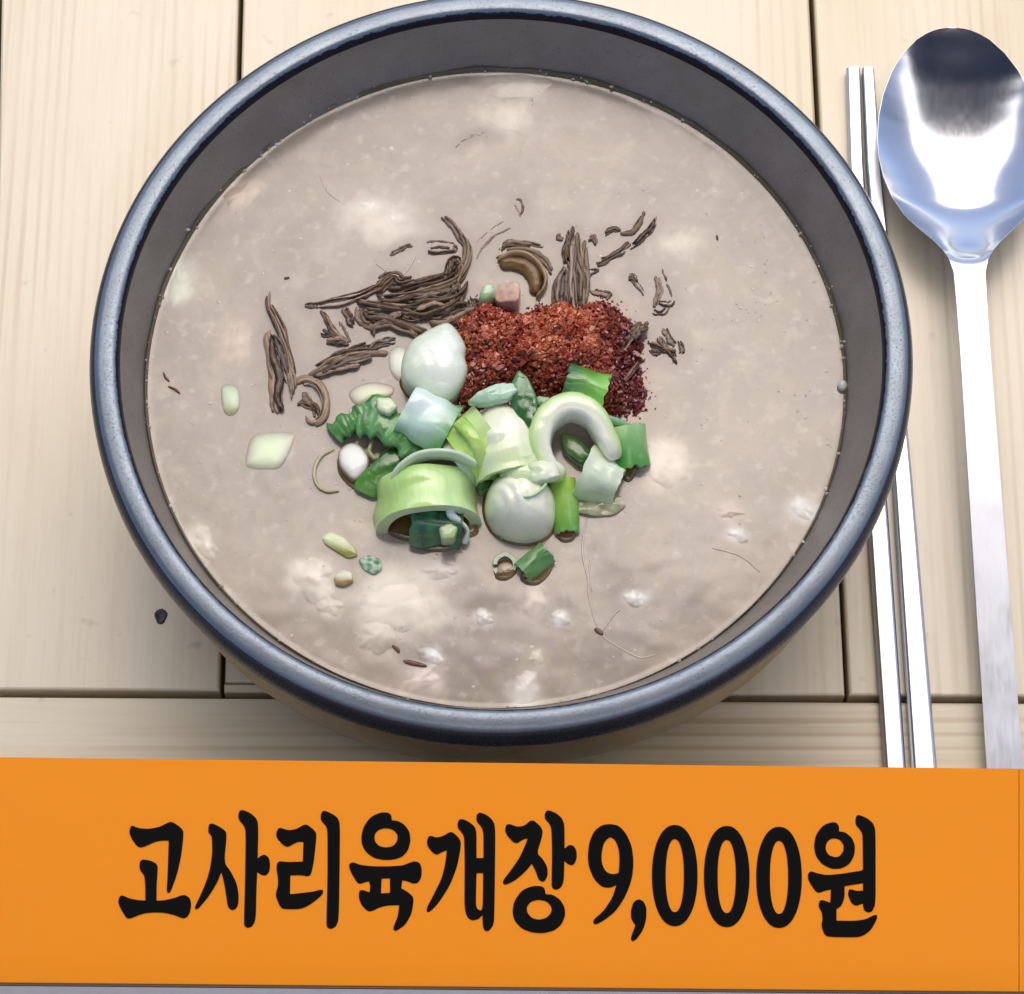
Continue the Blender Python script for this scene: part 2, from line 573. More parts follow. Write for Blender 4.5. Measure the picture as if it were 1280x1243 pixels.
M_WOOD_Y = mat_wood('pine_lengthwise', 'y')
M_WOOD_X = mat_wood('pine_crosswise', 'x', 1.5)
M_FRAME = mat_simple('dark_wood', (.045, .026, .016), .7, var=.3, scale=80)
M_NAIL = mat_simple('rusty_nail', (.07, .07, .08), .5, .5, .4, 900, .0001)
M_GROUND = mat_simple('paving', (.30, .29, .28), .85, var=.25, scale=30, bumpd=.002)
M_RIM = mat_glaze('rim_glaze', (.165, .195, .23), (.205, .24, .28), .36, .78, worn=(.30, .90))
M_EDGE = mat_glaze('edge_glaze', (.018, .018, .026), (.03, .028, .035), .26, .25)
M_INNER = mat_glaze('inner_glaze', (.25, .215, .175), (.31, .27, .225), .45, .15)
M_BODY = mat_glaze('body_glaze', (.36, .235, .10), (.48, .33, .155), .36, .1)
M_TIDE = mat_simple('dried_broth', (.17, .14, .075), .35, var=.35, scale=300)
M_SOUP = mat_soup()
M_SCAL = mat_scallion()
M_FERN = mat_fern()
M_CHILI = mat_attr('chili_flakes', .28, .55, .12, 900, .4)
M_BITS = mat_attr('soup_bits', .4, .4, 0, bumpd=0)
M_FILM = mat_attr('broth_and_shade', .12, .6, .0, 400, .5)
M_STEEL = mat_steel('polished_steel', .15)
M_SATIN = mat_steel('satin_steel', .34, (.60, .63, .69))
M_ORANGE = mat_simple('orange_vinyl', (.94, .285, .006), .6, var=.03, scale=60, spec=.2)
M_BLACK = mat_simple('black_vinyl', (.004, .0035, .003), .6, var=.2, scale=100, spec=.05)
M_GREY = mat_simple('grey_aluminium', (.30, .30, .32), .45, .4, .1, 500)
M_CANVAS = mat_simple('navy_canvas', (.035, .06, .13), .9, var=.3, scale=40, spec=.2)
M_POLE = mat_simple('painted_pole', (.05, .05, .06), .5, .3)


# ------------------------------------------------------------------ setting
mb = MB()
g = 40.0
ids = [mb.add((-g, -g, -0.735)), mb.add((g, -g, -0.735)), mb.add((g, g, -0.735)), mb.add((-g, g, -0.735))]
mb.face(ids)
tag(mb.build('ground', M_GROUND, recentre=False), 'grey paved ground far below the wooden table', kind='structure')

table = empty('wooden_table', (0.02, 0.08, -0.735))
tag(table, 'pale pine plank table with dark gaps under the stone bowl', 'table')


PLANKS = []
def plank(corners, mat, th=.022, bev=.0006, drop=0.0):
    """four photograph corners (clockwise from far left) of one board's top face"""
    P = [on(a, b, 0) for a, b in corners][::-1]      # counter-clockwise seen from above
    c = sum(P, Vector()) / 4
    def ring(z, s):
        out = []
        for k in range(4):
            p = P[k]
            d = (P[k] - P[k - 1]).normalized() * -1
            e = (P[(k + 1) % 4] - P[k]).normalized()
            out.append((p.x + (d.x + e.x) * s, p.y + (d.y + e.y) * s, z - drop))
        return out
    mb = MB()
    loop(mb, [ring(-th, 0), ring(-bev, 0), ring(-bev * .3, bev * .35), ring(0, bev)])
    o = mb.build('plank', mat, table)
    PLANKS.append(o)
    return o


TOP = -900
def sx(x0, x870, y):       # x of a lengthwise joint at image height y
    return x0 + (x870 - x0) * y / 870.0
joints = [(-360, -440), (-1, -16), (300.5, 277), (656, 668), (1014.5, 1059), (1352, 1432), (1690, 1800)]
endy = lambda x: 862.0 + 8.5 * x / 1280
for i, (a, b) in enumerate(zip(joints[:-1], joints[1:])):
    gl, gr = 2.8, 2.8
    ye = 4.0
    extra = 12.5 if i == 2 else 0
    yl, yr = endy(sx(*a, 866)) - extra, endy(sx(*b, 866)) - extra
    plank([(sx(*a, TOP) + gl, TOP), (sx(*b, TOP) - gr, TOP), (sx(*b, yr) - gr, yr), (sx(*a, yl) + gl, yl)], M_WOOD_Y,
          drop=[.0003, 0, .0012, .0004, .0002, 0][i])
# narrow filler strip at the end of the board under the bowl
plank([(279.5, 853.5), (664, 856.5), (664, 866), (279.5, 864)], M_WOOD_X, th=.018, drop=.0008)
yn = lambda x: 871.0 + 8.0 * x / 1280
plank([(-440, yn(-440)), (1800, yn(1800)), (1830, 1600), (-460, 1600)], M_WOOD_X)
plank([(-460, 1607), (1830, 1607), (1870, 2050), (-490, 2050)], M_WOOD_X)
far_l, far_r, near_r, near_l = on(-360, TOP, 0), on(1690, TOP, 0), on(1870, 2050, 0), on(-490, 2050, 0)
x0, x1, y0, y1 = near_l.x + .02, near_r.x - .02, near_l.y + .01, far_l.y - .01
mb = MB(); box(mb, (x0, y0, -.030), (x1, y1, -.0225)); mb.build('table_frame', M_FRAME, table)
for a, b in ((x0 + .02, y0 + .02), (x1 - .08, y0 + .02), (x0 + .02, y1 - .08), (x1 - .08, y1 - .08)):
    mb = MB(); box(mb, (a, b, -.735), (a + .06, b + .06, -.0305)); mb.build('leg', M_FRAME, table)
# nail head and its bruise in the left board
mb = MB()
p = on(201, 771, 0)
ring = lambda r, z: [(p.x + r * (1 + .18 * math.sin(3 * t)) * math.cos(t), p.y + r * 1.35 * math.sin(t), z) for t in [2 * math.pi * k / 14 for k in range(14)]]
loop(mb, [ring(.0014, -.004), ring(.00145, .0001), ring(.0011, .0004), ring(.0004, .0001)])
nail = mb.build('nail', M_NAIL, recentre=False)
nail.parent = PLANKS[1]

# unseen dark cloth on poles, added to darken the spoon's reflection
added_canopy = empty('added_canopy', (-0.3, -0.1, -0.735))
tag(added_canopy, 'dark navy cloth on thin poles, added out of view to darken the spoon', 'added blocker')
mb = MB()
cx0, cx1, cy0, cy1, cz = -1.5, .92, -.22, .40, 1.25
nx, ny = 24, 24
gt = [[mb.add((cx0 + (cx1 - cx0) * i / nx, cy0 + (cy1 - cy0) * j / ny, cz + .10 * math.sin(math.pi * i / nx) + .012 * math.sin(i * 2.2) * math.sin(math.pi * j / ny))) for i in range(nx + 1)] for j in range(ny + 1)]
gb = [[mb.add((mb.v[k][0], mb.v[k][1], mb.v[k][2] - .002)) for k in row] for row in gt]
for j in range(ny):
    for i in range(nx):
        mb.face((gt[j][i], gt[j][i + 1], gt[j + 1][i + 1], gt[j + 1][i]))
        mb.face((gb[j][i], gb[j + 1][i], gb[j + 1][i + 1], gb[j][i + 1]))
mb.build('cloth', M_CANVAS, added_canopy)
for a, b in ((cx0, cy0), (cx1, cy0), (cx0, cy1), (cx1, cy1)):
    mb = MB()
    sweep(mb, [(a, b, -.735), (a, b, .2), (a, b, cz)], 130, 24, n=6, m=10, worldpath=True, taper=(1, 1))
    mb.build('pole', M_POLE, added_canopy)

# ------------------------------------------------------------------ stone bowl
bowl = empty('stone_bowl', (0, 0, 0))
tag(bowl, 'round black glazed stoneware bowl with blue grey rim full of soup', 'bowl')
RI = 0.0838            # inner edge of the flat rim band
RS = 0.0786            # soup radius
def wob(a, k): return (.00025 * math.sin(2 * a + .6) + .00012 * math.sin(5 * a), .0002 * math.sin(3 * a + 1))
mb = MB()      # broad flat band on top of the wall
lathe(mb, [(.0876, ZR - .0060), (.08885, ZR - .0030), (.08885, ZR - .0012), (.0886, ZR - .0006), (.0881, ZR - .0002), (.0872, ZR), (.0860, ZR + .0001), (.0848, ZR + .0001), (.0841, ZR - .0001), (.0836, ZR - .0006), (.0833, ZR - .0013), (.0831, ZR - .0022)], 220, jit=wob)
mb.build('rim', M_RIM, bowl)
mb = MB()      # dark bead round the outside, slightly proud of the band
lathe(mb, [(.0868, ZR - .0125), (.0884, ZR - .0105), (.0895, ZR - .0078), (.0900, ZR - .0052), (.0899, ZR - .0030), (.0894, ZR - .0014), (.0887, ZR - .0005), (.0881, ZR - .0004), (.0876, ZR - .0012)], 220, jit=wob)
mb.build('rim_edge', M_EDGE, bowl)
mb = MB()
lathe(mb, [(.0839, ZR - .0010), (.0834, ZR - .0016), (.0831, ZR - .0026), (.0824, ZR - .0050), (.0812, ZR - .0085), (.0798, ZR - .0125), (.0781, ZR - .0165), (.0768, ZR - .021), (.0715, ZR - .032), (.060, ZR - .043), (.035, ZR - .052), (.001, ZR - .054)], 200, jit=wob, shift=lambda z: -.0013 * min(1, max(0, (ZR - .003 - z) / .013)))
mb.build('inner_wall', M_INNER, bowl)
mb = MB()
lathe(mb, [(.0872, ZR - .0115), (.0870, ZR - .0140), (.0872, ZR - .018), (.0868, ZR - .025), (.0856, ZR - .034), (.0822, ZR - .043), (.0755, ZR - .051), (.0670, ZR - .0560), (.0640, ZR - .0578), (.0640, ZR - .0612), (.0630, ZR - .0618), (.0580, ZR - .0618), (.057, ZR - .060), (.001, ZR - .0595)], 200, jit=wob)
mb.build('bowl_wall', M_BODY, bowl)
mb = MB()      # oily line the broth has left on the wall
def tide(a, k): return (-.00012, (.0006 * noise.noise(Vector((math.cos(a) * 9, math.sin(a) * 9, 2))) + .0003 * noise.noise(Vector((math.cos(a) * 30, math.sin(a) * 30, 2)))) if k == 2 else 0)
lathe(mb, [(.0774, ZS - .0012), (.07775, ZS + .0002), (.0782, ZS + .0014)], 200, jit=tide, shift=lambda z: -.0013)
mb.build('tide_mark', M_TIDE, bowl)

# ------------------------------------------------------------------ soup
HALO = []          # (x, y, radius, colour, strength): what lies under the skin of the broth tints it

# pale lumps lying just under the skin of the broth
LUMP = (.72, .64, .50)
LUMPS = []
def lump(cx, cy, rx, ry, label, col=LUMP, rot=0.0, strength=.85, h=.00014, name='pale_lump', cat='soup lump', seed=0):
    pts = []
    for k in range(18):
        t = 2 * math.pi * k / 18
        q = 1 + .5 * noise.noise(Vector((math.cos(t) * 1.6, math.sin(t) * 1.6, seed * 5.3 + cx * .1)))
        a, b = 1.25 * rx * q * math.cos(t), 1.25 * ry * q * math.sin(t)
        pts.append((cx + a * math.cos(rot) - b * math.sin(rot), cy + a * math.sin(rot) + b * math.cos(rot)))
    lr = random.Random(seed * 17 + 3)
    for k in range(int(5 + (rx + ry) * .35)):          # crumbs of it showing cloudily through the broth
        t, q = lr.random() * 6.28, lr.random() ** .6
        a, b = rx * q * math.cos(t), ry * q * math.sin(t)
        p = on(cx + a * math.cos(rot) - b * math.sin(rot), cy + a * math.sin(rot) + b * math.cos(rot), ZS)
        HALO.append((p.x, p.y, (rx + ry) * lr.uniform(.10, .42) * PX, mix(col, tuple(x * .86 for x in col), lr.random()), strength * lr.uniform(.18, .5)))
    mb = MB()
    pillow(mb, pts, h, rings=14, k=1.15, rough=.00003, colf=lambda q: mix(col, tuple(x * .93 for x in col), noise.noise(Vector((q[1] * 3, q[2] * 3, seed)))),
           fadef=lambda q: min(.95, strength * max(0, 1 - (q[0] / .84) ** 1.2) * max(0, .75 + 1.5 * noise.noise(Vector((q[1] * 3.2, q[2] * 3.2, seed + 4))))), seed=seed, lift=-.00004, n=64)
    LUMPS.append((mb, name, label, cat))


L = [
 (640, 102, 34, 20, 'faint cream lump nearest the far wall of the bowl', LUMP, 0, .45),
 (635, 142, 30, 22, 'cream lump below the far wall of the bowl, second from the wall', LUMP, .3, .6),
 (470, 275, 42, 30, 'wide cream lump above the dark bracken tangle', LUMP, .2, .6),
 (459, 258, 11, 11, 'small round cream lump above the bracken tangle', (.82, .76, .63), 0, .8),
 (491, 271, 9, 10, 'small square cream lump right of the round one above the bracken', (.80, .74, .62), 0, .7),
 (300, 245, 26, 14, 'peach lump near the upper left edge of the soup', (.75, .58, .43), -.5, .6),
 (224, 358, 16, 24, 'pale green tinted lump touching the left wall of the bowl', (.74, .76, .58), .2, .8),
 (298, 430, 16, 30, 'upright peach lump left of the tall dark bracken stem', (.74, .57, .43), .3, .45),
 (828, 580, 27, 26, 'cream crumbly lump right of the scallion heap', (.80, .70, .54), 0, .8),
 (392, 722, 26, 26, 'round cream lump in the lower left of the soup', (.84, .76, .60), 0, .9),
 (412, 757, 13, 12, 'small cream lump just below the round lower left lump', LUMP, 0, .7),
 (500, 757, 44, 32, 'largest bright cream lump below the scallion heap', (.86, .78, .62), -.2, .95),
 (470, 795, 18, 20, 'dull cream lump at the lower left of the largest lump', LUMP, .5, .45),
 (552, 714, 26, 12, 'flat cream lump just below the dark green scallion', (.78, .70, .58), 0, .6),
 (668, 750, 16, 30, 'upright peach lump under the small green scallion slice', (.78, .65, .53), 0, .5),
 (604, 773, 10, 9, 'small white lump right of the largest cream lump', (.82, .78, .70), 0, .75),
 (700, 772, 12, 9, 'white lump in the lower right of the soup left of a thin fibre', (.82, .78, .70), .4, .75),
 (794, 748, 13, 11, 'bright white lump in the lower right of the soup', (.84, .82, .74), .3, .9),
 (541, 820, 16, 9, 'white sliver lump beside a brown fleck near the front wall', (.82, .78, .72), .5, .8),
 (655, 862, 18, 22, 'cream lump touching the front wall of the bowl', (.80, .75, .65), .2, .75),
 (524, 852, 24, 14, 'pinkish cream lump by the front wall', (.78, .64, .54), -.3, .6),
 (670, 824, 10, 12, 'small cream lump above the front wall lump', LUMP, 0, .55),
 (1003, 636, 13, 17, 'white lump close to the right wall of the bowl', (.82, .80, .72), -.5, .75),
 (923, 668, 12, 9, 'white lump to the lower left of the right wall lump', (.82, .80, .72), .4, .7),
 (912, 640, 20, 10, 'peach lump near the right wall of the bowl', (.70, .55, .45), 0, .5),
 (310, 900 - 0, 0, 0, '', LUMP, 0, 0),
 (255, 680, 14, 22, 'yellowish lump touching the lower left wall of the bowl', (.80, .74, .60), -.5, .7),
 (850, 300, 30, 18, 'faint cream lump right of the forked bracken', LUMP, 0, .3),
]
for i, (a, b, rx, ry, lab, c, rot, s) in enumerate(L):
    if lab: lump(a, b, rx, ry, lab, c, rot, s, seed=i)

# crumbs and fibres nobody could count
mb = MB()
crnd = random.Random(11)
def crumb(mb, p, r, col, flat=.45):
    ids = []
    s = crnd.random() * 9
    top = mb.add((p.x, p.y, p.z + r * flat), col, fade=.55 + .3 * crnd.random())
    n = 7
    ring = []
    for k in range(n):
        t = 2 * math.pi * k / n
        q = r * (.65 + .6 * crnd.random())
        ring.append(mb.add((p.x + q * math.cos(t + s), p.y + q * 1.0 * math.sin(t + s), p.z - r * .25), col, fade=0 if flat < .2 else .9))
    for k in range(n): mb.face((ring[k], ring[(k + 1) % n], top))
for i in range(520):
    a = crnd.random() * 2 * math.pi; r = RS * .98 * math.sqrt(crnd.random())
    q = Vector((r * math.cos(a), r * math.sin(a), ZS + .00005))
    t = crnd.random()
    col = mix((.60, .52, .44), (.76, .69, .59), crnd.random() ** 1.5) if t < .9 else (.34, .25, .2)
    crumb(mb, q, (.00022 + .0010 * crnd.random() ** 3.5) * (1 if t < .9 else .6), col, .12)
for i in range(260):     # residue left where the broth meets the wall
    a = crnd.random() * 2 * math.pi
    d = abs(crnd.gauss(0, .0009))
    r = .0776 + d * .36
    q = Vector((r * math.cos(a) - .0013, r * math.sin(a), ZS + .0002 + d))
    crumb(mb, q, .00012 + .00045 * crnd.random() ** 4, mix((.34, .28, .18), (.66, .60, .5), crnd.random() ** 2), .5)
tag(mb.build('crumbs', M_SOUP, recentre=False), 'tiny pale crumbs floating all over the broth', kind='stuff')
mb = MB()
for path in ([(738, 700, 0), (735, 735, 0), (742, 770, 0), (752, 795, 0)], [(752, 795, 0), (775, 810, 0), (800, 822, 0), (820, 818, 0)], [(752, 790, 0), (768, 768, 0), (775, 762, 0)],
             [(890, 685, 0), (925, 695, 0), (950, 715, 0)], [(400, 220, 0), (410, 240, 0), (425, 252, 0)], [(735, 640, 0), (728, 690, 0), (740, 740, 0)], [(470, 330, 0), (500, 345, 0), (520, 320, 0)]):
    sweep(mb, [(a, b, .05) for a, b, c in path], 2.2, .10, n=24, m=6, fadev=.5, colf=lambda q: (.70, .58, .50))
tag(mb.build('meat_fibres', M_SOUP, recentre=False), 'fine pale meat fibres drifting in the broth', kind='stuff')

# reddish brown flecks floating on the broth
def fleck(path, w, label, col=(.16, .06, .025), th=.5):
    mb = MB()
    sweep(mb, [(a, b, .2) for a, b in path], lambda u: w * math.sin(math.pi * min(max(u, .06), .94)) ** .5, th, n=14, m=8, colf=lambda q: col, seed=len(label))
    return tag(mb.build('brown_fleck', M_FERN), label, 'soup fleck', 'brown flecks on the broth')
fleck([(204, 465), (207, 472), (212, 477)], 3.2, 'short curved brown fleck by the left wall, upper of two')
fleck([(210, 483), (219, 487), (225, 492)], 3.4, 'longer brown fleck by the left wall, lower of two')
fleck([(504, 826), (516, 829), (534, 833)], 6, 'largest reddish brown fleck near the front wall')
fleck([(490, 807), (496, 811), (499, 816)], 5, 'small brown fleck just above the largest one near the front wall')
fleck([(743, 786), (748, 789), (754, 793)], 6, 'brown fleck at the end of a pale fibre lower right')
fleck([(355, 348), (362, 347)], 3, 'tiny red brown fleck left of the bracken tangle', (.22, .07, .03))
fleck([(700, 700 + 2), (0, 0)], 1, '') if False else None
fleck([(896, 294), (897, 300)], 3, 'tiny dark fleck right of the forked bracken', (.08, .05, .04))

# ------------------------------------------------------------------ bracken
BR, DK, PL, OL, PU = (.155, .070, .026), (.048, .019, .010), (.42, .29, .17), (.16, .092, .022), (.10, .036, .026)
def strand(parent, path, w, th=2.0, col=BR, h=.35, name='strand', seed=None, tail=.35, wav=.25):
    mb = MB()
    sd_ = rnd.random() * 50 if seed is None else seed
    pts = catmull([(p[0], p[1], (p[2] if len(p) > 2 else h * .62 - .15)) for p in path], 26)
    nf = 1 if w < 4.5 else (2 if w < 8 else (4 if w < 13 else (5 if w < 20 else 7)))
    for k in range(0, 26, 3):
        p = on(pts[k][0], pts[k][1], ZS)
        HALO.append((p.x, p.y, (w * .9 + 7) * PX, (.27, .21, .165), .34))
    for q in range(nf):
        off = 0 if nf == 1 else (q / (nf - 1) - .5) * w * .72
        u0 = 0 if q == nf // 2 else rnd.random() * .22
        u1 = 1 if q == nf // 2 else 1 - rnd.random() * .25
        dz = th * (.36 * rnd.random() + (.1 if q % 2 else 0)) - .12 * th
        line = []
        for k in range(20):
            u = (u0 + (u1 - u0) * k / 19) * 25
            i = min(24, int(u)); f = u - i
            a = [x + (y - x) * f for x, y in zip(pts[i], pts[i + 1])]
            tx, ty = pts[i + 1][0] - pts[i][0], pts[i + 1][1] - pts[i][1]
            ln = math.hypot(tx, ty) or 1
            narrow = tail + (1 - tail) * math.sin(math.pi * (.08 + .84 * u / 25)) ** .6
            o = off * narrow + w * .26 * noise.noise(Vector((u * .16, sd_ + q * 3.3, 1)))
            line.append((a[0] - ty / ln * o, a[1] + tx / ln * o, a[2] - (.5 * th if k in (0, 19) else 0) + dz * narrow + .12 * th * noise.noise(Vector((u * .3, sd_ + q * 5, 7)))))
        fw = w * (1 if nf == 1 else rnd.choice((.8, 1.2, 1.8, 2.6)) / nf)
        def wd(u, fw=fw, q=q): return fw * (.3 + .7 * math.sin(math.pi * (.06 + .88 * u)) ** .6) * (1 + .5 * noise.noise(Vector((u * 9, sd_, q))))
        tone = rnd.random() ** 1.2
        c1 = mix(mix(col, (.030, .014, .009), .7), mix(col, (.50, .36, .24), .85), tone ** 2.4)
        c2 = mix(c1, PL, .22)
        sweep(mb, line, wd, lambda u, q=q: th * (.36 + .16 * noise.noise(Vector((u * 5, sd_, q + 9)))), n=30, m=9, wav=.10, seed=sd_ + q, sq=2.2, tilt=rnd.uniform(-.5, .5),
              colf=lambda z, c1=c1, c2=c2: mix(c1, c2, .4 + .9 * noise.noise(Vector((z[0] * 5, z[1] * 2, sd_)))))
    return mb.build(name, M_FERN, parent)


def clump(name, label, strands, at, group='bracken pieces in the soup'):
    e = empty(name, on(at[0], at[1], ZS))
    tag(e, label, 'bracken', group)
    for s in strands: strand(e, **s) if isinstance(s, dict) else strand(e, *s)
    return e


def D(path, w, th=2.0, col=BR, **k): return dict(path=path, w=w, th=th, col=col, **k)
clump('bracken_clump', 'large tangled clump of brown bracken stems left of the chilli flakes', [
    D([(384, 383), (410, 379), (440, 372), (470, 360), (496, 350)], 11, 2.2),
    D([(452, 378), (475, 360), (492, 347), (500, 352), (520, 350)], 15, 3.0, BR),
    D([(470, 352), (480, 346), (490, 342)], 5, 1.2, DK),
    D([(430, 385), (436, 400), (441, 408)], 9, 2.2),
    D([(447, 384), (455, 400), (470, 408)], 12, 2.4, DK),
    D([(445, 378), (480, 384), (512, 390), (528, 400)], 13, 3.0, PU, h=1.0),
    D([(455, 395), (480, 400), (510, 410), (540, 418)], 12, 2.8, BR, h=.8),
    D([(466, 420), (470, 408), (490, 403), (515, 414), (522, 424)], 11, 2.4, BR, h=1.3),
    D([(470, 372), (505, 368), (540, 358), (570, 345), (578, 330)], 24, 3.6, BR, h=.9),
    D([(500, 392), (530, 386), (560, 375), (585, 352)], 28, 4.0, OL, h=1.2),
    D([(510, 372), (545, 366), (572, 360)], 20, 3.0, (.14, .10, .055), h=2.0),
    D([(520, 400), (548, 398), (570, 388), (600, 380)], 24, 3.2, DK, h=.6),
    D([(556, 352), (561, 334), (567, 324), (578, 328)], 9, 2.4, OL, h=1.6),
    D([(500, 356), (520, 352), (545, 346)], 6, 2.0, PL, h=2.2),
    D([(575, 292), (584, 305), (583, 325), (572, 350), (568, 378)], 11, 2.0, PL, h=1.4),
    D([(552, 270), (566, 282), (578, 300), (585, 318)], 7, 1.4, (.36, .27, .2), h=.5),
    D([(566, 345), (572, 370), (562, 388)], 13, 2.2, (.36, .30, .25), h=1.6),
    D([(484, 400), (500, 392), (512, 396)], 7, 2.0, (.28, .2, .15), h=2.0),
    D([(520, 386), (540, 378), (556, 380)], 5, 1.5, PL, h=3.2),
    D([(515, 420), (540, 425), (560, 415), (580, 405)], 10, 2.4, DK, h=.4),
    D([(585, 375), (596, 385), (600, 400)], 14, 2.6, (.10, .09, .045), h=1.0)], (500, 385))
clump('bracken_bit', 'small dark wedge of bracken at the left tip of the tangled clump', [
    D([(400, 388), (410, 402), (420, 418), (436, 428)], 9, 2.2), D([(401, 416), (415, 420), (425, 424)], 9, 1.8, DK),
    D([(408, 429), (422, 426), (436, 430)], 9, 1.8, BR), D([(424, 402), (432, 415), (438, 428)], 4, 1.2, DK), D([(381, 382), (390, 381), (398, 383)], 5, 1, DK)], (418, 415))
clump('bracken_frond', 'slanted flat bracken stem lying left of the white scallion bulb', [
    D([(384, 472), (405, 460), (430, 448), (455, 444), (488, 442)], 19, 2.6, (.19, .125, .07), h=.5),
    D([(395, 470), (420, 461), (450, 455)], 8, 1.4, DK, h=1.6), D([(455, 440), (475, 430), (495, 424)], 13, 1.6, (.40, .33, .27), h=.3),
    D([(405, 455), (430, 442), (452, 432), (462, 429)], 6, 1.4, OL, h=1.0), D([(415, 462), (440, 452), (465, 446)], 5, 1.2, (.33, .24, .16), h=2.0)], (430, 452))
clump('bracken_frond', 'tall dark bracken stem with a thin pointed tip at far left of the soup', [
    D([(338, 364), (337, 380), (344, 398), (354, 420), (362, 450), (366, 480)], 12, 2.2, PU, h=.6),
    D([(337, 412), (338, 440), (344, 470), (346, 500), (350, 518)], 19, 2.6, DK, h=.4),
    D([(336, 418), (346, 432), (352, 455), (358, 480)], 13, 2.0, (.40, .34, .31), h=1.0),
    D([(352, 425), (360, 455), (366, 478), (365, 500)], 8, 1.6, (.26, .19, .17), h=1.2)], (350, 450))
clump('bracken_curl', 'curled bracken frond shaped like a hook at the foot of the tall stem', [
    D([(366, 488), (375, 476), (390, 476), (402, 488), (407, 505), (403, 522), (390, 529), (380, 520)], 11, 2.4, (.16, .09, .075), h=.6),
    D([(371, 506), (383, 505), (393, 512), (396, 522)], 10, 1.8, BR, h=.4), D([(380, 490), (386, 500), (388, 508)], 6, 1.2, (.20, .19, .20), h=.3)], (388, 503))
clump('bracken_loop', 'small dark flattened loop of bracken above the tangled clump', [
    D([(533, 304), (545, 302), (560, 303), (568, 306)], 4, 1.4, DK, h=.3), D([(568, 306), (568, 314), (556, 316), (540, 317), (534, 315)], 6, 1.6, PU, h=.3), D([(538, 310), (550, 309), (562, 310)], 4, 1.2, (.33, .26, .22), h=.3)], (552, 310))
clump('bracken_sliver', 'thin pointed bracken sliver left of the small dark loop', [D([(486, 318), (498, 313), (508, 308), (515, 306)], 5, 1.2, DK, h=.2, tail=.15)], (500, 312))
sl = empty('bracken_slice', on(655, 343, ZS))
tag(sl, 'curved brown slice with a tan edge above the chilli flakes', 'bracken', 'bracken pieces in the soup')
mb = MB(); sweep(mb, [(624, 331, .3), (640, 329, .5), (655, 332, .6), (666, 342, .6), (670, 356, .5), (668, 369, .3)], lambda u: 9 + 13 * math.sin(math.pi * min(1, .15 + u * .75)), 2.4, n=40, m=14, colf=lambda q: mix((.13, .066, .02), (.20, .115, .04), .5 + .5 * q[1]), wav=.12, seed=4)
mb.build('flesh', M_FERN, sl)
mb = MB(); sweep(mb, [(622, 327, .3), (640, 318, .9), (658, 320, 1.1), (674, 332, 1.1), (682, 348, 1.0), (679, 363, .8), (670, 373, .3)], lambda u: 6.5 + 2 * math.sin(u * 5), 3.0, n=44, m=14, colf=lambda q: mix((.46, .33, .17), (.36, .24, .11), .5 + .5 * q[1]), wav=.1, seed=9)
mb.build('edge', M_FERN, sl)
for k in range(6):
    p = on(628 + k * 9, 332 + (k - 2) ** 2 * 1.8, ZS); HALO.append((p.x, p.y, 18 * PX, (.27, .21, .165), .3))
clump('bracken_strip', 'thin olive bracken strip just above the curved brown slice', [
    D([(622, 314), (635, 305), (655, 305), (682, 309)], 9, 1.6, (.27, .22, .12), h=.3), D([(618, 322), (640, 314), (668, 318), (684, 330), (690, 345)], 7, 1.6, (.24, .17, .10), h=.4)], (652, 310))
clump('bracken_bundle', 'upright pale brown bundle of shredded bracken above the chilli flakes', [
    D([(716, 283), (711, 300), (708, 320), (710, 335)], 8, 2.0, BR, h=.6), D([(722, 290), (722, 320), (728, 350), (726, 390)], 13, 2.6, PL, h=.7),
    D([(708, 335), (700, 350), (698, 372), (700, 392)], 11, 2.6, (.24, .18, .14), h=.7), D([(712, 330), (712, 355), (710, 390)], 11, 2.8, (.36, .29, .24), h=1.2),
    D([(718, 300), (717, 340), (719, 392)], 10, 2.6, (.40, .33, .28), h=1.4), D([(695, 350), (693, 370), (695, 388)], 6, 1.8, DK, h=.3), D([(733, 300), (730, 330), (733, 352), (728, 388)], 7, 1.8, (.17, .13, .11), h=.4)], (714, 345))
clump('bracken_fork', 'forked bracken tip curving to the upper right of the bundle', [
    D([(745, 330), (758, 325), (775, 314), (788, 304)], 10, 2.0, (.22, .155, .09), h=.4), D([(786, 311), (800, 300), (814, 285), (821, 270)], 8, 1.8, BR, h=.4),
    D([(775, 291), (790, 290), (798, 278), (805, 264)], 5, 1.4, OL, h=.3), D([(756, 294), (765, 288), (776, 287)], 6, 1.4, (.28, .2, .12), h=.3)], (785, 300))
clump('bracken_wisp', 'thin dark wisps tucked right of the upright bundle', [
    D([(735, 300), (742, 296), (746, 306)], 5, 1.2, OL, h=.2), D([(734, 338), (748, 337), (738, 345), (735, 360)], 3, 1, DK, h=.2), D([(738, 362), (750, 366), (762, 368), (760, 376)], 5, 1.2, DK, h=.3), D([(696, 296), (702, 295)], 7, 1.2, (.2, .13, .09), h=.2)], (742, 340))
clump('bracken_bit', 'short bracken bit with a pale knob right of the wisps', [
    D([(787, 344), (793, 352), (800, 360), (806, 369)], 5, 1.2, (.22, .14, .08), h=.3), D([(786, 348), (791, 346), (796, 352)], 8, 1.6, (.30, .2, .12), h=.3)], (796, 355))
clump('bracken_bit', 'ragged dark bracken bit furthest right above the chilli flakes', [
    D([(828, 336), (834, 355), (840, 372)], 4, 1.1, DK, h=.2), D([(822, 345), (824, 365), (818, 385)], 6, 1.4, (.26, .21, .17), h=.3), D([(816, 390), (828, 391), (836, 383)], 6, 1.5, BR, h=.3), D([(824, 378), (836, 380), (843, 376)], 6, 1.4, DK, h=.3)], (828, 368))
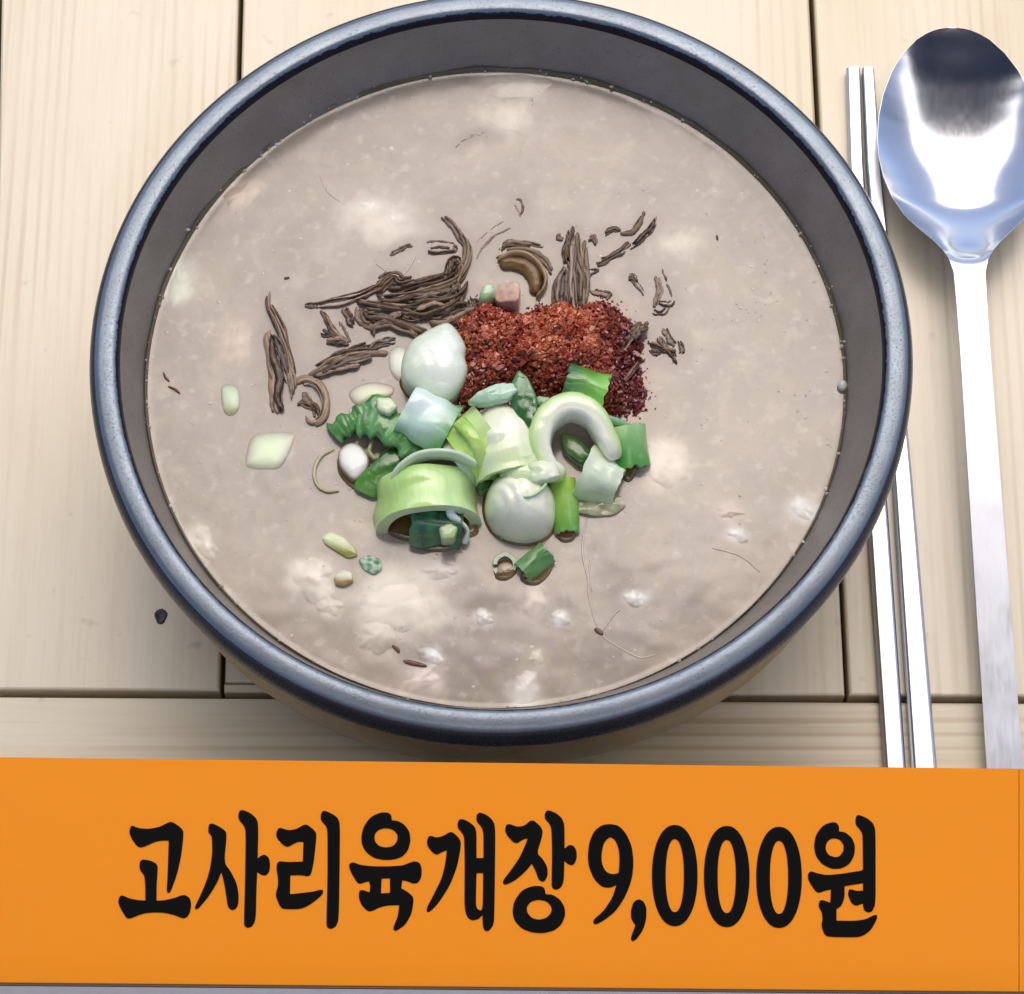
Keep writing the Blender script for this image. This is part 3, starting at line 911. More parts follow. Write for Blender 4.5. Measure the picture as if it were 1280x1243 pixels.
clump('bracken_bit', 'ragged brown bracken bit right of the chilli flakes', [
    D([(809, 428), (820, 432), (832, 437), (846, 440)], 8, 1.8, BR, h=.3), D([(822, 422), (832, 432), (842, 445), (848, 453)], 7, 1.6, OL, h=.5), D([(830, 410), (838, 422), (844, 432)], 6, 1.4, (.27, .21, .15), h=.4),
    D([(848, 426), (853, 436), (850, 442)], 5, 1.4, DK, h=.3), D([(812, 437), (820, 441), (826, 440)], 6, 1.2, DK, h=.2)], (832, 435))
clump('bracken_wisp', 'faint dark wisp alone near the far wall of the bowl', [
    D([(568, 186), (580, 178), (600, 168), (606, 167)], 3.2, .8, (.24, .21, .19), h=.1), D([(576, 178), (590, 170), (602, 170)], 2.6, .8, (.33, .28, .25), h=.1), D([(602, 171), (612, 172), (626, 173)], 2.6, .6, (.33, .28, .25), h=.1)], (592, 175))
clump('bracken_tip', 'tiny curled bracken tip above the olive strip', [D([(645, 250), (651, 250), (654, 260), (650, 270)], 4, 1.2, (.24, .17, .12), h=.2), D([(643, 256), (647, 262), (650, 272)], 3, 1, PL, h=.2)], (648, 262))
clump('bracken_wisp', 'long faint strands drifting up from the tangled clump to the right', [
    D([(592, 310), (605, 295), (622, 282), (638, 272)], 3, .8, (.36, .31, .28), h=.05), D([(600, 312), (618, 295), (640, 285)], 2.6, .7, (.38, .33, .3), h=.05), D([(596, 325), (602, 312), (615, 300)], 2.4, .7, (.36, .31, .28), h=.05)], (610, 300))

# ------------------------------------------------------------------ chilli flakes
heap = [(567, 405), (585, 385), (612, 372), (650, 386), (690, 376), (725, 378), (755, 372), (775, 383), (792, 400), (806, 428), (803, 462), (806, 492), (798, 512), (770, 512), (738, 508), (700, 498), (668, 488), (640, 490), (610, 505), (585, 512), (570, 505), (566, 470), (560, 435)]
HP = [on(a + 7 * noise.noise(Vector((a * .06, b * .06, 4))), b + 7 * noise.noise(Vector((a * .06, b * .06, 8))), ZS + .003) for a, b in catmull(heap, 140, True)]
def inside(x, y):
    c = False; j = len(HP) - 1
    for i in range(len(HP)):
        if (HP[i].y > y) != (HP[j].y > y) and x < (HP[j].x - HP[i].x) * (y - HP[i].y) / (HP[j].y - HP[i].y) + HP[i].x: c = not c
        j = i
    return c
def edge(x, y): return min(math.hypot(x - p.x, y - p.y) for p in HP)
def heap_h(x, y):
    d = edge(x, y) if inside(x, y) else 0
    u = min(1, d / .0085)
    hmax = .0088
    px = x / PX + 626
    if px > 745: hmax = .0088 - .0062 * min(1, (px - 745) / 40)
    return hmax * (1 - (1 - u) ** 2.0) * (.82 + .25 * noise.noise(Vector((x * 230, y * 230, 2)))) + .0004
xs = [p.x for p in HP]; ys = [p.y for p in HP]
mb = MB()
frnd = random.Random(5)
def flake(mb, p, s, col):
    a = Vector((frnd.gauss(0, 1), frnd.gauss(0, 1), frnd.gauss(0, 1))).normalized()
    b = a.orthogonal().normalized(); c = a.cross(b)
    w, t, th = s * frnd.uniform(.6, 1.2), s * frnd.uniform(.45, .9), s * frnd.uniform(.14, .34)
    cv = s * frnd.uniform(-.25, .25)
    n = 6; top = []; bot = []
    for k in range(n):
        g = 2 * math.pi * k / n + frnd.uniform(-.3, .3); q = frnd.uniform(.75, 1.1)
        o = b * (math.cos(g) * w * q) + c * (math.sin(g) * t * q)
        lift = a * (cv * math.cos(g) ** 2)
        top.append(mb.add(p + o * .85 + a * th + lift, col)); bot.append(mb.add(p + o - a * th + lift, col))
    for k in range(n): mb.face((bot[k], bot[(k + 1) % n], top[(k + 1) % n], top[k]), True)
    mb.face(top, True); mb.face(bot[::-1], True)
# the packed heart of the heap
g = 44
gid = {}
for i in range(g + 1):
    for j in range(g + 1):
        x = min(xs) + (max(xs) - min(xs)) * i / g; y = min(ys) + (max(ys) - min(ys)) * j / g
        z = ZS - .001 + (heap_h(x, y) if inside(x, y) else -.0012)
        gid[i, j] = mb.add((x, y, z), (.10, .012, .008))
for i in range(g):
    for j in range(g): mb.face((gid[i, j], gid[i + 1, j], gid[i + 1, j + 1], gid[i, j + 1]))
k = 0
while k < 4300:
    x = frnd.uniform(min(xs), max(xs)); y = frnd.uniform(min(ys), max(ys))
    if not inside(x, y): continue
    hh = heap_h(x, y)
    px = x / PX + 626; py = 483 - y / (PX * 1.09)
    wet = min(1, max(0, (px - 735) / 40)) * .9
    if edge(x, y) < .0015: wet = max(wet, .55)
    if px < 600: wet = max(wet, .25)
    wet = max(wet, min(1, max(0, (py - 470) / 30)) * .5)
    b = frnd.random()
    patch = noise.noise(Vector((x * 170, y * 170, 9)))
    bright = mix((.52, .075, .022), (.84, .25, .085), b * .8 + .6 * patch)
    red = mix((.26, .02, .012), (.42, .06, .024), b)
    dark = mix((.075, .008, .012), (.17, .018, .022), b)
    glow = max(0, 1 - math.hypot((px - 700) / 75, (py - 425) / 48))
    bright = mix(bright, (.86, .27, .10), glow * .6); red = mix(red, (.62, .11, .04), glow * .7)
    if frnd.random() < (.10 + .2 * glow) * (1 - wet): bright = (.80, .36, .14)
    col = mix(mix(bright, red, .35 + .65 * frnd.random() * (.6 - patch)), dark, wet * (.6 + .5 * frnd.random()))
    flake(mb, Vector((x, y, ZS + hh - .0004 + frnd.uniform(-.0004, .0005))), frnd.uniform(.00030, .00095) * (1.45 if frnd.random() < .12 else 1), col)
    k += 1
for i in range(420):       # strays round the foot of the heap
    p = HP[frnd.randrange(len(HP))]
    q = Vector((p.x + frnd.gauss(0, .0012), p.y + frnd.gauss(0, .0012), ZS + .0001))
    flake(mb, q, frnd.uniform(.00015, .0004), mix((.12, .012, .014), (.30, .03, .02), frnd.random()))
for p in HP[::4]: HALO.append((p.x, p.y, .0028, (.36, .15, .11), .30))
tag(mb.build('chilli_flakes', M_CHILI, recentre=False), 'heap of coarse red chilli flakes in the middle of the soup', kind='stuff')
def loose(px, py, s, label):
    mb = MB(); p = on(px, py, ZS + .0003)
    flake(mb, Vector((p.x, p.y, p.z)), s, (.22, .02, .02))
    tag(mb.build('chilli_flake', M_CHILI), label, 'chilli flake', 'stray chilli flakes')
loose(805, 494, .0011, 'larger loose dark red flake right of the chilli heap')
loose(808, 512, .0006, 'tiny loose red flake right of the scallion blade')
# strip and chip stuck in the heap
clump('dried_strip', 'dark twisted strip with a tan end leaning on the right of the chilli heap', [
    D([(742, 472), (758, 455), (775, 438), (790, 420), (806, 404)], 10, 1.6, (.06, .03, .03), h=3.4, wav=.1), D([(786, 424), (798, 412), (808, 402)], 12, 2.0, (.30, .17, .09), h=3.8, wav=.1)], (778, 440), 'strips in the chilli heap')
clump('dried_strip', 'thin curved dark strip low on the right of the chilli heap', [D([(760, 490), (775, 482), (788, 468), (800, 452)], 5, 1.2, (.16, .07, .08), h=3.2)], (782, 475), 'strips in the chilli heap')
def chunk(name, outline, h, label, cat, colf, lift=0.0, mat=None, group=None, **k):
    mb = MB()
    pillow(mb, outline, h, lift=lift, colf=colf, **k)
    return tag(mb.build(name, mat or M_SCAL), label, cat, group)
chunk('meat_chip', [(622, 358), (648, 357), (651, 370), (648, 386), (622, 384), (615, 372)], .0048, 'peach coloured flat chip at the top of the chilli heap', 'chip', lambda q: mix((.62, .38, .26), (.70, .50, .38), .5 + q[2]), k=5, mat=M_BITS, rough=.0005, sharp=.8, smoothing='poly', slope=(.2, -.2))
chunk('green_chip', [(604, 362), (616, 360), (620, 372), (608, 384), (598, 380)], .006, 'pale green chip at the top left of the chilli heap', 'chip', lambda q: mix((.34, .50, .22), (.62, .76, .52), .5 + q[2]), k=4, rough=.0004)

# ------------------------------------------------------------------ scallions
WH, PA, LI, GR, DG, MI = (.97, .96, .74), (.64, .82, .40), (.46, .70, .09), (.09, .34, .025), (.022, .125, .012), (.54, .80, .54)
SG = 'cut scallion pieces'
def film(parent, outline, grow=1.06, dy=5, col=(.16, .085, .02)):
    """brown broth round a piece, painted also for its shadow and reflection"""
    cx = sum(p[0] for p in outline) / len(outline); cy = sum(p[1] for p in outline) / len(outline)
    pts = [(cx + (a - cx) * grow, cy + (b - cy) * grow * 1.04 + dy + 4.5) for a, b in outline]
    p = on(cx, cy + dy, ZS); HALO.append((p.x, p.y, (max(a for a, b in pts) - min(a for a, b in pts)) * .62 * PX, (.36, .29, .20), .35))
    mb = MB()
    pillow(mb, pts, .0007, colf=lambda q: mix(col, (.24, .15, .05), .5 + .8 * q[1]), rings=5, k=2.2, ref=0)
    o = mb.build('broth_and_shade', M_FILM, parent)  # pad of broth colour that also paints the piece's shadow on the soup
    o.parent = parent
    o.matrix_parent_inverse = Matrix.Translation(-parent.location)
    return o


def sc(outline, h, label, colf, lift=0.0, fl=None, name='scallion_piece', **k):
    if k.get('mat') is M_SOUP: h = .00032; k['k'] = 1.7; lift = -.00004
    k.setdefault('sharp', .7); k.setdefault('smoothing', 'poly' if k['sharp'] else True); k.setdefault('n', 72)
    o = chunk(name, outline, h, label, 'scallion', colf, lift, group=SG, **k)
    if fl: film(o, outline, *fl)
    return o


def ring_piece(at, z, axis, rad, thick, length, a0, a1, label, outer, inner, name='scallion_piece', fl=None, **k):
    e = empty(name, on(at[0], at[1], ZS))
    tag(e, label, 'scallion', SG)
    mb = MB()
    shell(mb, on(at[0], at[1], ZS + z), axis, (.02, .03, 1) if abs(Vector(axis).normalized().z) < .8 else (0, 1, 0), rad, thick, length, R(a0), R(a1), outer, inner, **k)
    mb.build('tube_wall', M_SCAL, e)
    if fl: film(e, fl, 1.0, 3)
    return e


def scs(path, w, th, label, colf, fl=None, name='scallion_strip', **k):
    mb = MB()
    sweep(mb, path, w, th, colf=colf, **k)
    return tag(mb.build(name, M_SCAL), label, 'scallion', SG)


bulb_o = [(561, 408), (573, 419), (583, 438), (582, 452), (585, 468), (575, 490), (558, 503), (538, 500), (514, 490), (502, 474), (503, 452), (512, 433), (530, 420), (548, 411)]
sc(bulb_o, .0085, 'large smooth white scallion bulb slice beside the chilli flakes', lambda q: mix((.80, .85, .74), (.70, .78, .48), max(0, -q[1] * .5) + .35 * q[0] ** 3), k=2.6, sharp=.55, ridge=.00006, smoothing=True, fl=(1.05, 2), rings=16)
# ruffled dark leaf, two folds
def leafcol(a, b): return lambda q: mix(a, b, .5 + .6 * math.sin(q[0] * 31) * .6 + .35 * q[2])
scs([(417, 545, .8), (428, 535, 2.0), (446, 525, 3.0), (468, 512, 4.2), (492, 504, 4.0)], lambda u: 30 + 6 * math.sin(u * 25), 2.6, 'ruffled dark green scallion leaf at the left end of the heap', leafcol(DG, (.12, .34, .08)), n=60, wav=.5, seed=3, sq=3)
scs([(446, 528, 3.2), (470, 528, 4.4), (498, 542, 4.6), (522, 562, 3.0), (532, 574, 2)], lambda u: 42 + 6 * math.sin(u * 31), 2.8, 'folded dark green scallion leaf below the mint coloured piece', leafcol(DG, (.13, .36, .10)), n=60, wav=.55, seed=5, sq=3)
scs([(456, 618, .3), (464, 601, 1.6), (480, 585, 2.4), (502, 570, 2.2)], lambda u: 30 + 4 * math.sin(u * 9), 2.6, 'smooth green leaf strip pointing down left from the heap', lambda q: mix((.14, .38, .05), DG, q[0] * 1.3), n=40, sq=3.5, wav=.15, taper=(.8, .6))
mp = empty('scallion_piece', on(534, 532, ZS))
tag(mp, 'pale mint green tube piece of scallion just below the white bulb', 'scallion', SG)
mb = MB()
shell(mb, on(534, 532, ZS + .0026), (1, -.50, -.12), (-.05, .25, 1), .0072, .0013, .0112, R(18), R(158),
      lambda u, v: mix(mix((.60, .80, .66), (.80, .90, .84), max(0, 1 - abs(u - .55) * 3.2)), (.10, .36, .07), max(0, (v - .62) * 2.2) + max(0, .25 - u) * 2.4), lambda u, v: (.42, .60, .36), na=34, nl=10, seed=6, wob=.16, flare=.12)
mb.build('tube_wall', M_SCAL, mp)
mb = MB()
shell(mb, on(533, 535, ZS + .0016), (1, -.46, -.1), (-.05, .25, 1), .0058, .0012, .0098, R(10), R(165), lambda u, v: mix((.28, .52, .20), (.06, .24, .04), v), lambda u, v: (.36, .55, .30), na=26, nl=8, seed=9, wob=.12)
mb.build('inner_layer', M_SCAL, mp)
wg = empty('scallion_piece', on(620, 548, ZS))
tag(wg, 'large layered white and lime scallion wedge at the middle of the heap', 'scallion', SG)
wcol = lambda u, v: mix(WH, (.46, .72, .10), max(0, min(1, (v - .45) * 2.2)) * max(0, min(1, (.75 - u) * 2.2)))
mb = MB(); shell(mb, on(630, 552, ZS + .0046), (.22, -1, -.10), (.02, .03, 1), .0077, .0015, .0172, R(-4), R(186),
      lambda u, v: mix(mix(WH, (.60, .82, .28), max(0, v - .45) * 1.3), (.40, .68, .08), max(0, (u - .72) * 2.6) * (.3 + v)), lambda u, v: (.60, .80, .32), na=44, nl=20, seed=3, wob=.10, dome=.6, flare=.12, jag=.0004)
mb.build('outer_layer', M_SCAL, wg)
mb = MB(); shell(mb, on(601, 560, ZS + .0030), (-.80, -.58, -.25), (.1, 0, 1), .0082, .0013, .0092, R(6), R(172), lambda u, v: mix((.66, .84, .36), (.46, .74, .10), v), lambda u, v: (.50, .72, .22), na=36, nl=10, seed=5, wob=.09)
mb.build('inner_layer', M_SCAL, wg)
mb = MB(); shell(mb, on(596, 564, ZS + .0026), (-.80, -.58, -.25), (.1, 0, 1), .0064, .0062, .0104, R(-4), R(184), lambda u, v: (.78, .88, .62), lambda u, v: (.72, .84, .56), na=28, nl=8, seed=6, wob=.08)
mb.build('core', M_SCAL, wg)
ring_piece((652, 590), .0062, (.25, -1, -.30), .0050, .0012, .0056, 10, 172, 'soft pale lower lip hanging below the white and lime wedge', lambda u, v: mix((.62, .84, .34), WH, .35 + .5 * abs(u - .5)), lambda u, v: (.66, .84, .42), seed=31, wob=.12, jag=.0004, flare=.1)
scs([(572, 526, 10.5), (586, 540, 11.5), (598, 560, 11), (604, 584, 8)], lambda u: 20 - 6 * u, 1.6, 'bright lime scallion layer folded over the left of the white wedge', lambda q: mix((.34, .58, .05), (.60, .80, .22), q[0]), n=30, sq=3.5, wav=.25)
scs([(698, 598, 3), (682, 584, 5.5), (674, 560, 7.0), (679, 532, 7.5), (697, 514, 7.5), (720, 510, 7.5), (742, 522, 7.0), (757, 548, 5.5), (768, 575, 3.5)], lambda u: 24 + 8 * math.sin(math.pi * u), 8.0,
    'pale green horseshoe shaped scallion ring open towards the front', lambda q: mix(WH, (.48, .72, .20), max(0, min(1, -q[1] * .8 + .25 - .4 * (q[0] - .5)))), n=60, m=20, sq=3.4, name='scallion_ring', wav=.2, taper=(.6, .6))
# big half tube
ht = empty('scallion_piece', on(533, 634, ZS))
tag(ht, 'large glossy light green half tube of scallion at the front of the heap', 'scallion', SG)
mb = MB()
shell(mb, on(533, 636, ZS - .0006), (.10, -1, .10), (0, 0, 1), .0114, .0026, .0104, R(-14), R(194),
      lambda u, v: mix(mix((.48, .74, .18), (.66, .86, .40), min(1, abs(u - .35) * 2.2 + .15)), (.40, .68, .08), max(0, .35 - u) * 1.4), lambda u, v: (.70, .84, .44), na=44, seed=2, wob=.10, flare=.03)
mb.build('tube_wall', M_SCAL, ht)
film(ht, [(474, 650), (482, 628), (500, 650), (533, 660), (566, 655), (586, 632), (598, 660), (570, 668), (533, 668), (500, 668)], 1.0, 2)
scs([(492, 606, 5), (500, 588, 8.0), (520, 573, 9.5), (545, 568, 10), (572, 571, 9.5), (596, 584, 8)], 9, 5.0, 'thin pale inner layer arching behind the half tube', lambda q: mix((.52, .68, .36), (.66, .76, .54), .5 + .5 * q[2]), n=44, sq=2.6, name='scallion_ring')
dk = [(514, 640), (530, 630), (552, 627), (574, 632), (578, 655), (570, 676), (548, 682), (524, 678), (513, 660)]
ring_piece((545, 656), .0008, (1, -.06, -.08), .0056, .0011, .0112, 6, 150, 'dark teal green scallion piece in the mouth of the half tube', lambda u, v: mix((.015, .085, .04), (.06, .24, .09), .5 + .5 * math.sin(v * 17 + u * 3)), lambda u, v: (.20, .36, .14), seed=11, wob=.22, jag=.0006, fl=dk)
sc([(548, 662), (562, 656), (573, 662), (568, 676), (552, 678)], .0030, 'small yellow green chip on the dark teal piece', lambda q: (.40, .52, .24), lift=.0042, k=4)
scs([(566, 628, 8), (563, 642, 7), (574, 652, 5.5), (584, 664, 3.5), (580, 680, 1.0)], lambda u: 8 + 3 * math.sin(u * 7), 2.0, 'thin white curl of scallion hanging beside the dark teal piece', lambda q: (.80, .86, .80), n=36, sq=2.4)
wd_o = [(615, 598), (634, 588), (660, 588), (682, 598), (694, 618), (694, 645), (684, 660), (662, 669), (636, 666), (616, 655), (606, 634), (607, 614)]
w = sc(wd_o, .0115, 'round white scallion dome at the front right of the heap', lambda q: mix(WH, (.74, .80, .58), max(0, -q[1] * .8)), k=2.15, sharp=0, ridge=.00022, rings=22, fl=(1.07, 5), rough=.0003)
mb = MB(); sweep(mb, [(640, 648, 7.0), (652, 654, 5.2), (666, 661, 3.2), (680, 668, .9)], lambda u: 13 * math.sin(math.pi * (.12 + .8 * u)) ** .8, 1.4, n=24, colf=lambda q: mix((.10, .36, .05), (.38, .66, .08), q[0]))
mb.build('green_edge', M_SCAL, w)
mb = MB(); sweep(mb, [(645, 621, 10.4), (662, 621, 11.2), (676, 613, 10.6), (683, 604, 9.5)], 4, 1.0, n=24, colf=lambda q: (.52, .72, .40))
mb.build('green_edge', M_SCAL, w)
sc([(652, 582), (672, 576), (696, 578), (702, 590), (688, 600), (666, 604), (650, 600)], .0020, 'pale torn scallion layer on top of the round white dome', lambda q: mix((.64, .78, .46), WH, .5 + q[1]), lift=.0095, k=4, rough=.0006, seed=21, bend=(.0022, .3), frill=.1)
ring_piece((706, 634), .0006, (.08, -1, -.10), .0029, .0009, .0122, -5, 186, 'narrow bright green piece right of the round white dome', lambda u, v: mix((.46, .70, .12), (.08, .33, .03), v * .9 + .3 * (u - .5)), lambda u, v: (.50, .70, .26), seed=13, wob=.14, jag=.0006, fl=[(695, 602), (712, 604), (722, 625), (720, 662), (706, 670), (694, 660), (692, 628)])
ring_piece((750, 600), .0008, (1, -.42, -.12), .0056, .0015, .0086, -4, 180, 'curled white scallion petal at the right front of the heap', lambda u, v: mix((.84, .91, .70), (.60, .80, .38), 1.5 * abs(u - .55)), lambda u, v: (.62, .78, .46), seed=14, wob=.16, jag=.0005, flare=-.45, nl=12)
sc([(706, 628), (724, 622), (748, 622), (776, 620), (783, 632), (768, 644), (740, 646), (716, 640)], .0009, 'thin see through scallion film below the white fold', lambda q: mix((.44, .42, .26), (.30, .32, .14), .5 + .8 * math.sin(q[1] * 12)), k=2.5, rough=.0005, seed=15)
ring_piece((782, 563), .0006, (.22, -1, -.22), .0050, .0010, .0092, 12, 172, 'grass green scallion wedge at the right end of the heap', lambda u, v: mix((.38, .66, .26), (.07, .32, .03), max(0, min(1, v * 1.2 + .5 * (.5 - u)))), lambda u, v: (.36, .56, .22), seed=16, wob=.12, jag=.0008, flare=-.25, fl=[(766, 540), (788, 536), (804, 546), (802, 566), (790, 592), (778, 590), (764, 562)])
sc([(648, 464), (660, 474), (671, 498), (672, 522), (664, 538), (650, 528), (638, 505), (638, 482)], .0022, 'dark green pointed leaf piece between chilli flakes and white wedge', lambda q: mix((.03, .13, .03), (.07, .22, .06), .5 + q[2]), lift=.0085, k=4, sharp=.8, rough=.0004, seed=17, slope=(.3, .1), bend=(.0015, 0))
sc([(583, 503), (598, 491), (622, 480), (640, 477), (646, 490), (636, 500), (610, 506)], .0018, 'pale torn leaf piece on top of the white wedge', lambda q: mix((.40, .62, .36), (.66, .80, .66), .5 + q[2]), lift=.0105, k=4, rough=.0006, seed=18, frill=.14, bend=(.002, 1.3))
ring_piece((731, 489), .0062, (1, -.30, -.10), .0050, .0010, .0092, 20, 160, 'bright green leaf piece stuck in the front of the chilli heap', lambda u, v: mix((.025, .15, .012), (.20, .55, .05), max(0, min(1, v * 1.3 - .1))), lambda u, v: (.24, .46, .12), seed=19, wob=.12, jag=.0008)
scs([(668, 502, 7), (692, 506, 7.0), (730, 518, 5.5), (768, 528, 3.5), (802, 544, 1.0)], lambda u: 15 - 3 * u, 1.6, 'long narrow green blade running right behind the horseshoe ring', lambda q: mix((.10, .30, .09), (.46, .64, .46), max(0, -q[1])), n=44, sq=3)
sc([(700, 542), (716, 545), (736, 562), (744, 578), (726, 584), (704, 566)], .0030, 'dark green sliver lying inside the horseshoe ring', lambda q: mix((.04, .15, .03), (.16, .30, .07), .5 + q[2]), k=3)
sc([(622, 592), (600, 588), (592, 600), (600, 618), (612, 612)], .0045, 'dark green scrap wedged between half tube and white dome', lambda q: DG, k=3, rough=.0008)
sc([(470, 500), (490, 500), (498, 512), (486, 522), (472, 516)], .0030, 'tiny pale disc lying on the ruffled dark leaf', lambda q: (.62, .72, .44), lift=.0045, k=4)
# pieces lying apart from the heap
sc([(402, 672), (412, 665), (430, 672), (445, 686), (447, 695), (435, 698), (418, 688), (406, 680)], .0008, 'yellow green lens shaped scallion sliver left below the heap', lambda q: mix((.30, .30, .05), (.62, .70, .38), max(0, min(1, .5 + 1.3 * q[2]))), k=2.2)
sc([(448, 700), (460, 694), (476, 700), (478, 712), (468, 719), (454, 712)], .0007, 'small dark green scrap beside the lens shaped sliver', lambda q: mix((.12, .30, .14), (.40, .52, .36), .5 + .7 * math.sin(q[1] * 10)), k=3, rough=.0005)
sc([(417, 722), (428, 712), (440, 716), (442, 728), (430, 734), (419, 732)], .0009, 'little pale scrap with a brown lower edge under the lens sliver', lambda q: mix((.30, .17, .04), (.66, .66, .46), max(0, min(1, .5 + 1.6 * q[2]))), k=3)
ring_piece((631, 706), .0002, (.05, -.35, 1), .0026, .0008, .0016, 0, 340, 'small pale green ring slice floating just below the heap', lambda u, v: mix((.40, .44, .10), (.66, .78, .50), v), lambda u, v: (.62, .70, .44), name='scallion_ring', seed=23, wob=.12, fl=[(618, 702), (628, 694), (642, 696), (646, 708), (634, 718), (620, 716)])
sc([(622, 668), (630, 666), (634, 672), (626, 675)], .0010, 'tiny green speck floating below the round white dome', lambda q: (.16, .36, .08), k=2.4)
ring_piece((668, 704), .0006, (.75, .62, .05), .0028, .0009, .0072, -20, 200, 'small dark green rolled scallion slice lower right of the heap', lambda u, v: mix((.05, .20, .03), (.34, .60, .22), abs(u - .45) * 1.6), lambda u, v: (.34, .44, .12), seed=24, wob=.15, jag=.0006, fl=[(650, 714), (660, 694), (676, 685), (690, 694), (688, 710), (672, 724), (656, 722)])
sc([(306, 578), (314, 548), (334, 540), (366, 541), (368, 552), (352, 584), (330, 588), (312, 586)], .0010, 'pale green square scallion piece half sunk at the left of the soup', lambda q: mix((.72, .84, .52), (.62, .66, .46), q[0] ** 4), k=1.4, mat=M_SOUP, sharp=0, fadef=lambda q: max(0, 1 - q[0] ** 3))
sc([(276, 486), (286, 480), (298, 486), (300, 508), (292, 520), (280, 516)], .0009, 'small pale green scrap floating near the left wall of the bowl', lambda q: mix((.54, .70, .44), (.40, .42, .14), max(0, -q[2] * 1.2)), k=1.4, mat=M_SOUP, sharp=0, fadef=lambda q: max(0, 1 - q[0] ** 3))
wdisc = [(424, 566), (436, 556), (450, 558), (461, 574), (458, 590), (444, 602), (432, 594), (424, 582)]
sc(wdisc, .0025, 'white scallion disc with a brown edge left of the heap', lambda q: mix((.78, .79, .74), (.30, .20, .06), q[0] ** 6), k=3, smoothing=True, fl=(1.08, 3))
scs([(418, 562, .1), (402, 570, .2), (393, 588, .2), (396, 606, .3), (408, 615, .3), (424, 614, .2)], lambda u: 4 + 1.5 * math.sin(u * 5), .9, 'thin translucent scallion ring left of the white disc', lambda q: mix((.56, .50, .34), (.42, .40, .10), q[0]), n=40, name='scallion_ring')
sc([(486, 442), (498, 432), (510, 438), (512, 456), (502, 478), (488, 466)], .0011, 'pale sunken scallion piece left of the white bulb', lambda q: mix((.72, .76, .60), (.58, .50, .40), q[0] ** 4), k=1.4, mat=M_SOUP, sharp=0, fadef=lambda q: max(0, 1 - q[0] ** 3))
sc([(436, 492), (448, 482), (470, 478), (492, 484), (488, 496), (462, 502), (444, 506)], .0010, 'pale yellow sunken scallion strip behind the ruffled dark leaf', lambda q: mix((.72, .74, .48), (.60, .52, .40), q[0] ** 4), k=1.4, mat=M_SOUP, sharp=0, fadef=lambda q: max(0, 1 - q[0] ** 3))
sc([(436, 512), (448, 505), (458, 512), (452, 524), (440, 524)], .0018, 'small white scallion scrap behind the ruffled dark leaf', lambda q: (.82, .84, .72), k=1.4, mat=M_SOUP, sharp=0, fadef=lambda q: max(0, 1 - q[0] ** 3))
scs([(468, 545, 1), (464, 556, 2), (462, 566, 2), (470, 576, 1.5)], 6, 2, 'thin brown edged scallion strip beside the white disc', lambda q: mix((.40, .34, .14), (.50, .52, .28), q[0]), n=24)
# bubble at the right wall
mb = MB()
c = on(1053, 482, ZS + .0008)
for i in range(9):
    for j in range(16):
        t, a = math.pi * i / 8, 2 * math.pi * j / 16
        mb.add((c.x + .0011 * math.sin(t) * math.cos(a), c.y + .0014 * math.sin(t) * math.sin(a), c.z + .0010 * math.cos(t)), (.62, .62, .55))
for i in range(8):
    for j in range(16): mb.face((i * 16 + j, (i + 1) * 16 + j, (i + 1) * 16 + (j + 1) % 16, i * 16 + (j + 1) % 16))
tag(mb.build('bubble', M_FILM), 'pale round bubble of broth at the right wall of the bowl', 'bubble')

# ------------------------------------------------------------------ the broth itself
mb = MB()
nr, na = 170, 420
rows = []
for i in range(nr + 1):
    r = RS * (i / nr) ** .8
    row = []
    for j in range(na if i else 1):
        a = 2 * math.pi * j / na
        rr = r * (1 + (.0035 * noise.noise(Vector((math.cos(a) * 6, math.sin(a) * 6, 1))) if i > nr * .8 else 0))
        x, y = rr * math.cos(a), rr * math.sin(a)
        z = ZS + .00006 * noise.noise(Vector((x * 90, y * 90, 0))) + .00003 * noise.noise(Vector((x * 260, y * 260, 3)))
        z += .0003 * max(0, (r - (RS - .0022)) / .0022) ** 2
        row.append(mb.add((x - .0013, y, z)))
    rows.append(row)
for j in range(na): mb.face((rows[0][0], rows[1][j], rows[1][(j + 1) % na]))
for a, b in zip(rows[1:-1], rows[2:]):
    for j in range(na): mb.face((a[j], b[j], b[(j + 1) % na], a[(j + 1) % na]))
low = [mb.add((RS * .97 * math.cos(2 * math.pi * j / na) - .0013, RS * .97 * math.sin(2 * math.pi * j / na), ZS - .004)) for j in range(na)]
for j in range(na): mb.face((rows[-1][j], low[j], low[(j + 1) % na], rows[-1][(j + 1) % na]))
def under(mb):
    """colour and strength of whatever shows through the broth at every point of a mesh"""
    V = np.array(mb.v)[:, :2]
    C = np.ones((len(V), 3)) * .5; A = np.zeros(len(V))
    wv = np.array([noise.noise(Vector((x * 320, y * 320, 6))) + .6 * noise.noise(Vector((x * 900, y * 900, 2))) for x, y in V])
    for hx, hy, hr, hc, hs in HALO:
        d2 = ((V[:, 0] - hx) ** 2 + (V[:, 1] - hy) ** 2) / hr ** 2
        k = np.nonzero(d2 < 5)[0]
        if not len(k): continue
        w = np.clip(hs * np.exp(-d2[k]) * (1 + .8 * wv[k]), 0, .95)
        tot = w + A[k] * (1 - w)
        C[k] = (np.array(hc)[None, :] * w[:, None] + C[k] * (A[k] * (1 - w))[:, None]) / np.maximum(tot, 1e-6)[:, None]
        A[k] = tot
    return C, A
C, A = under(mb)
mb.c = [(a, b, c, 1) for a, b, c in C.tolist()]
mb.fade = A.tolist()
tag(mb.build('soup', M_SOUP, recentre=False), 'thick beige grey broth filling the stone bowl', 'soup')


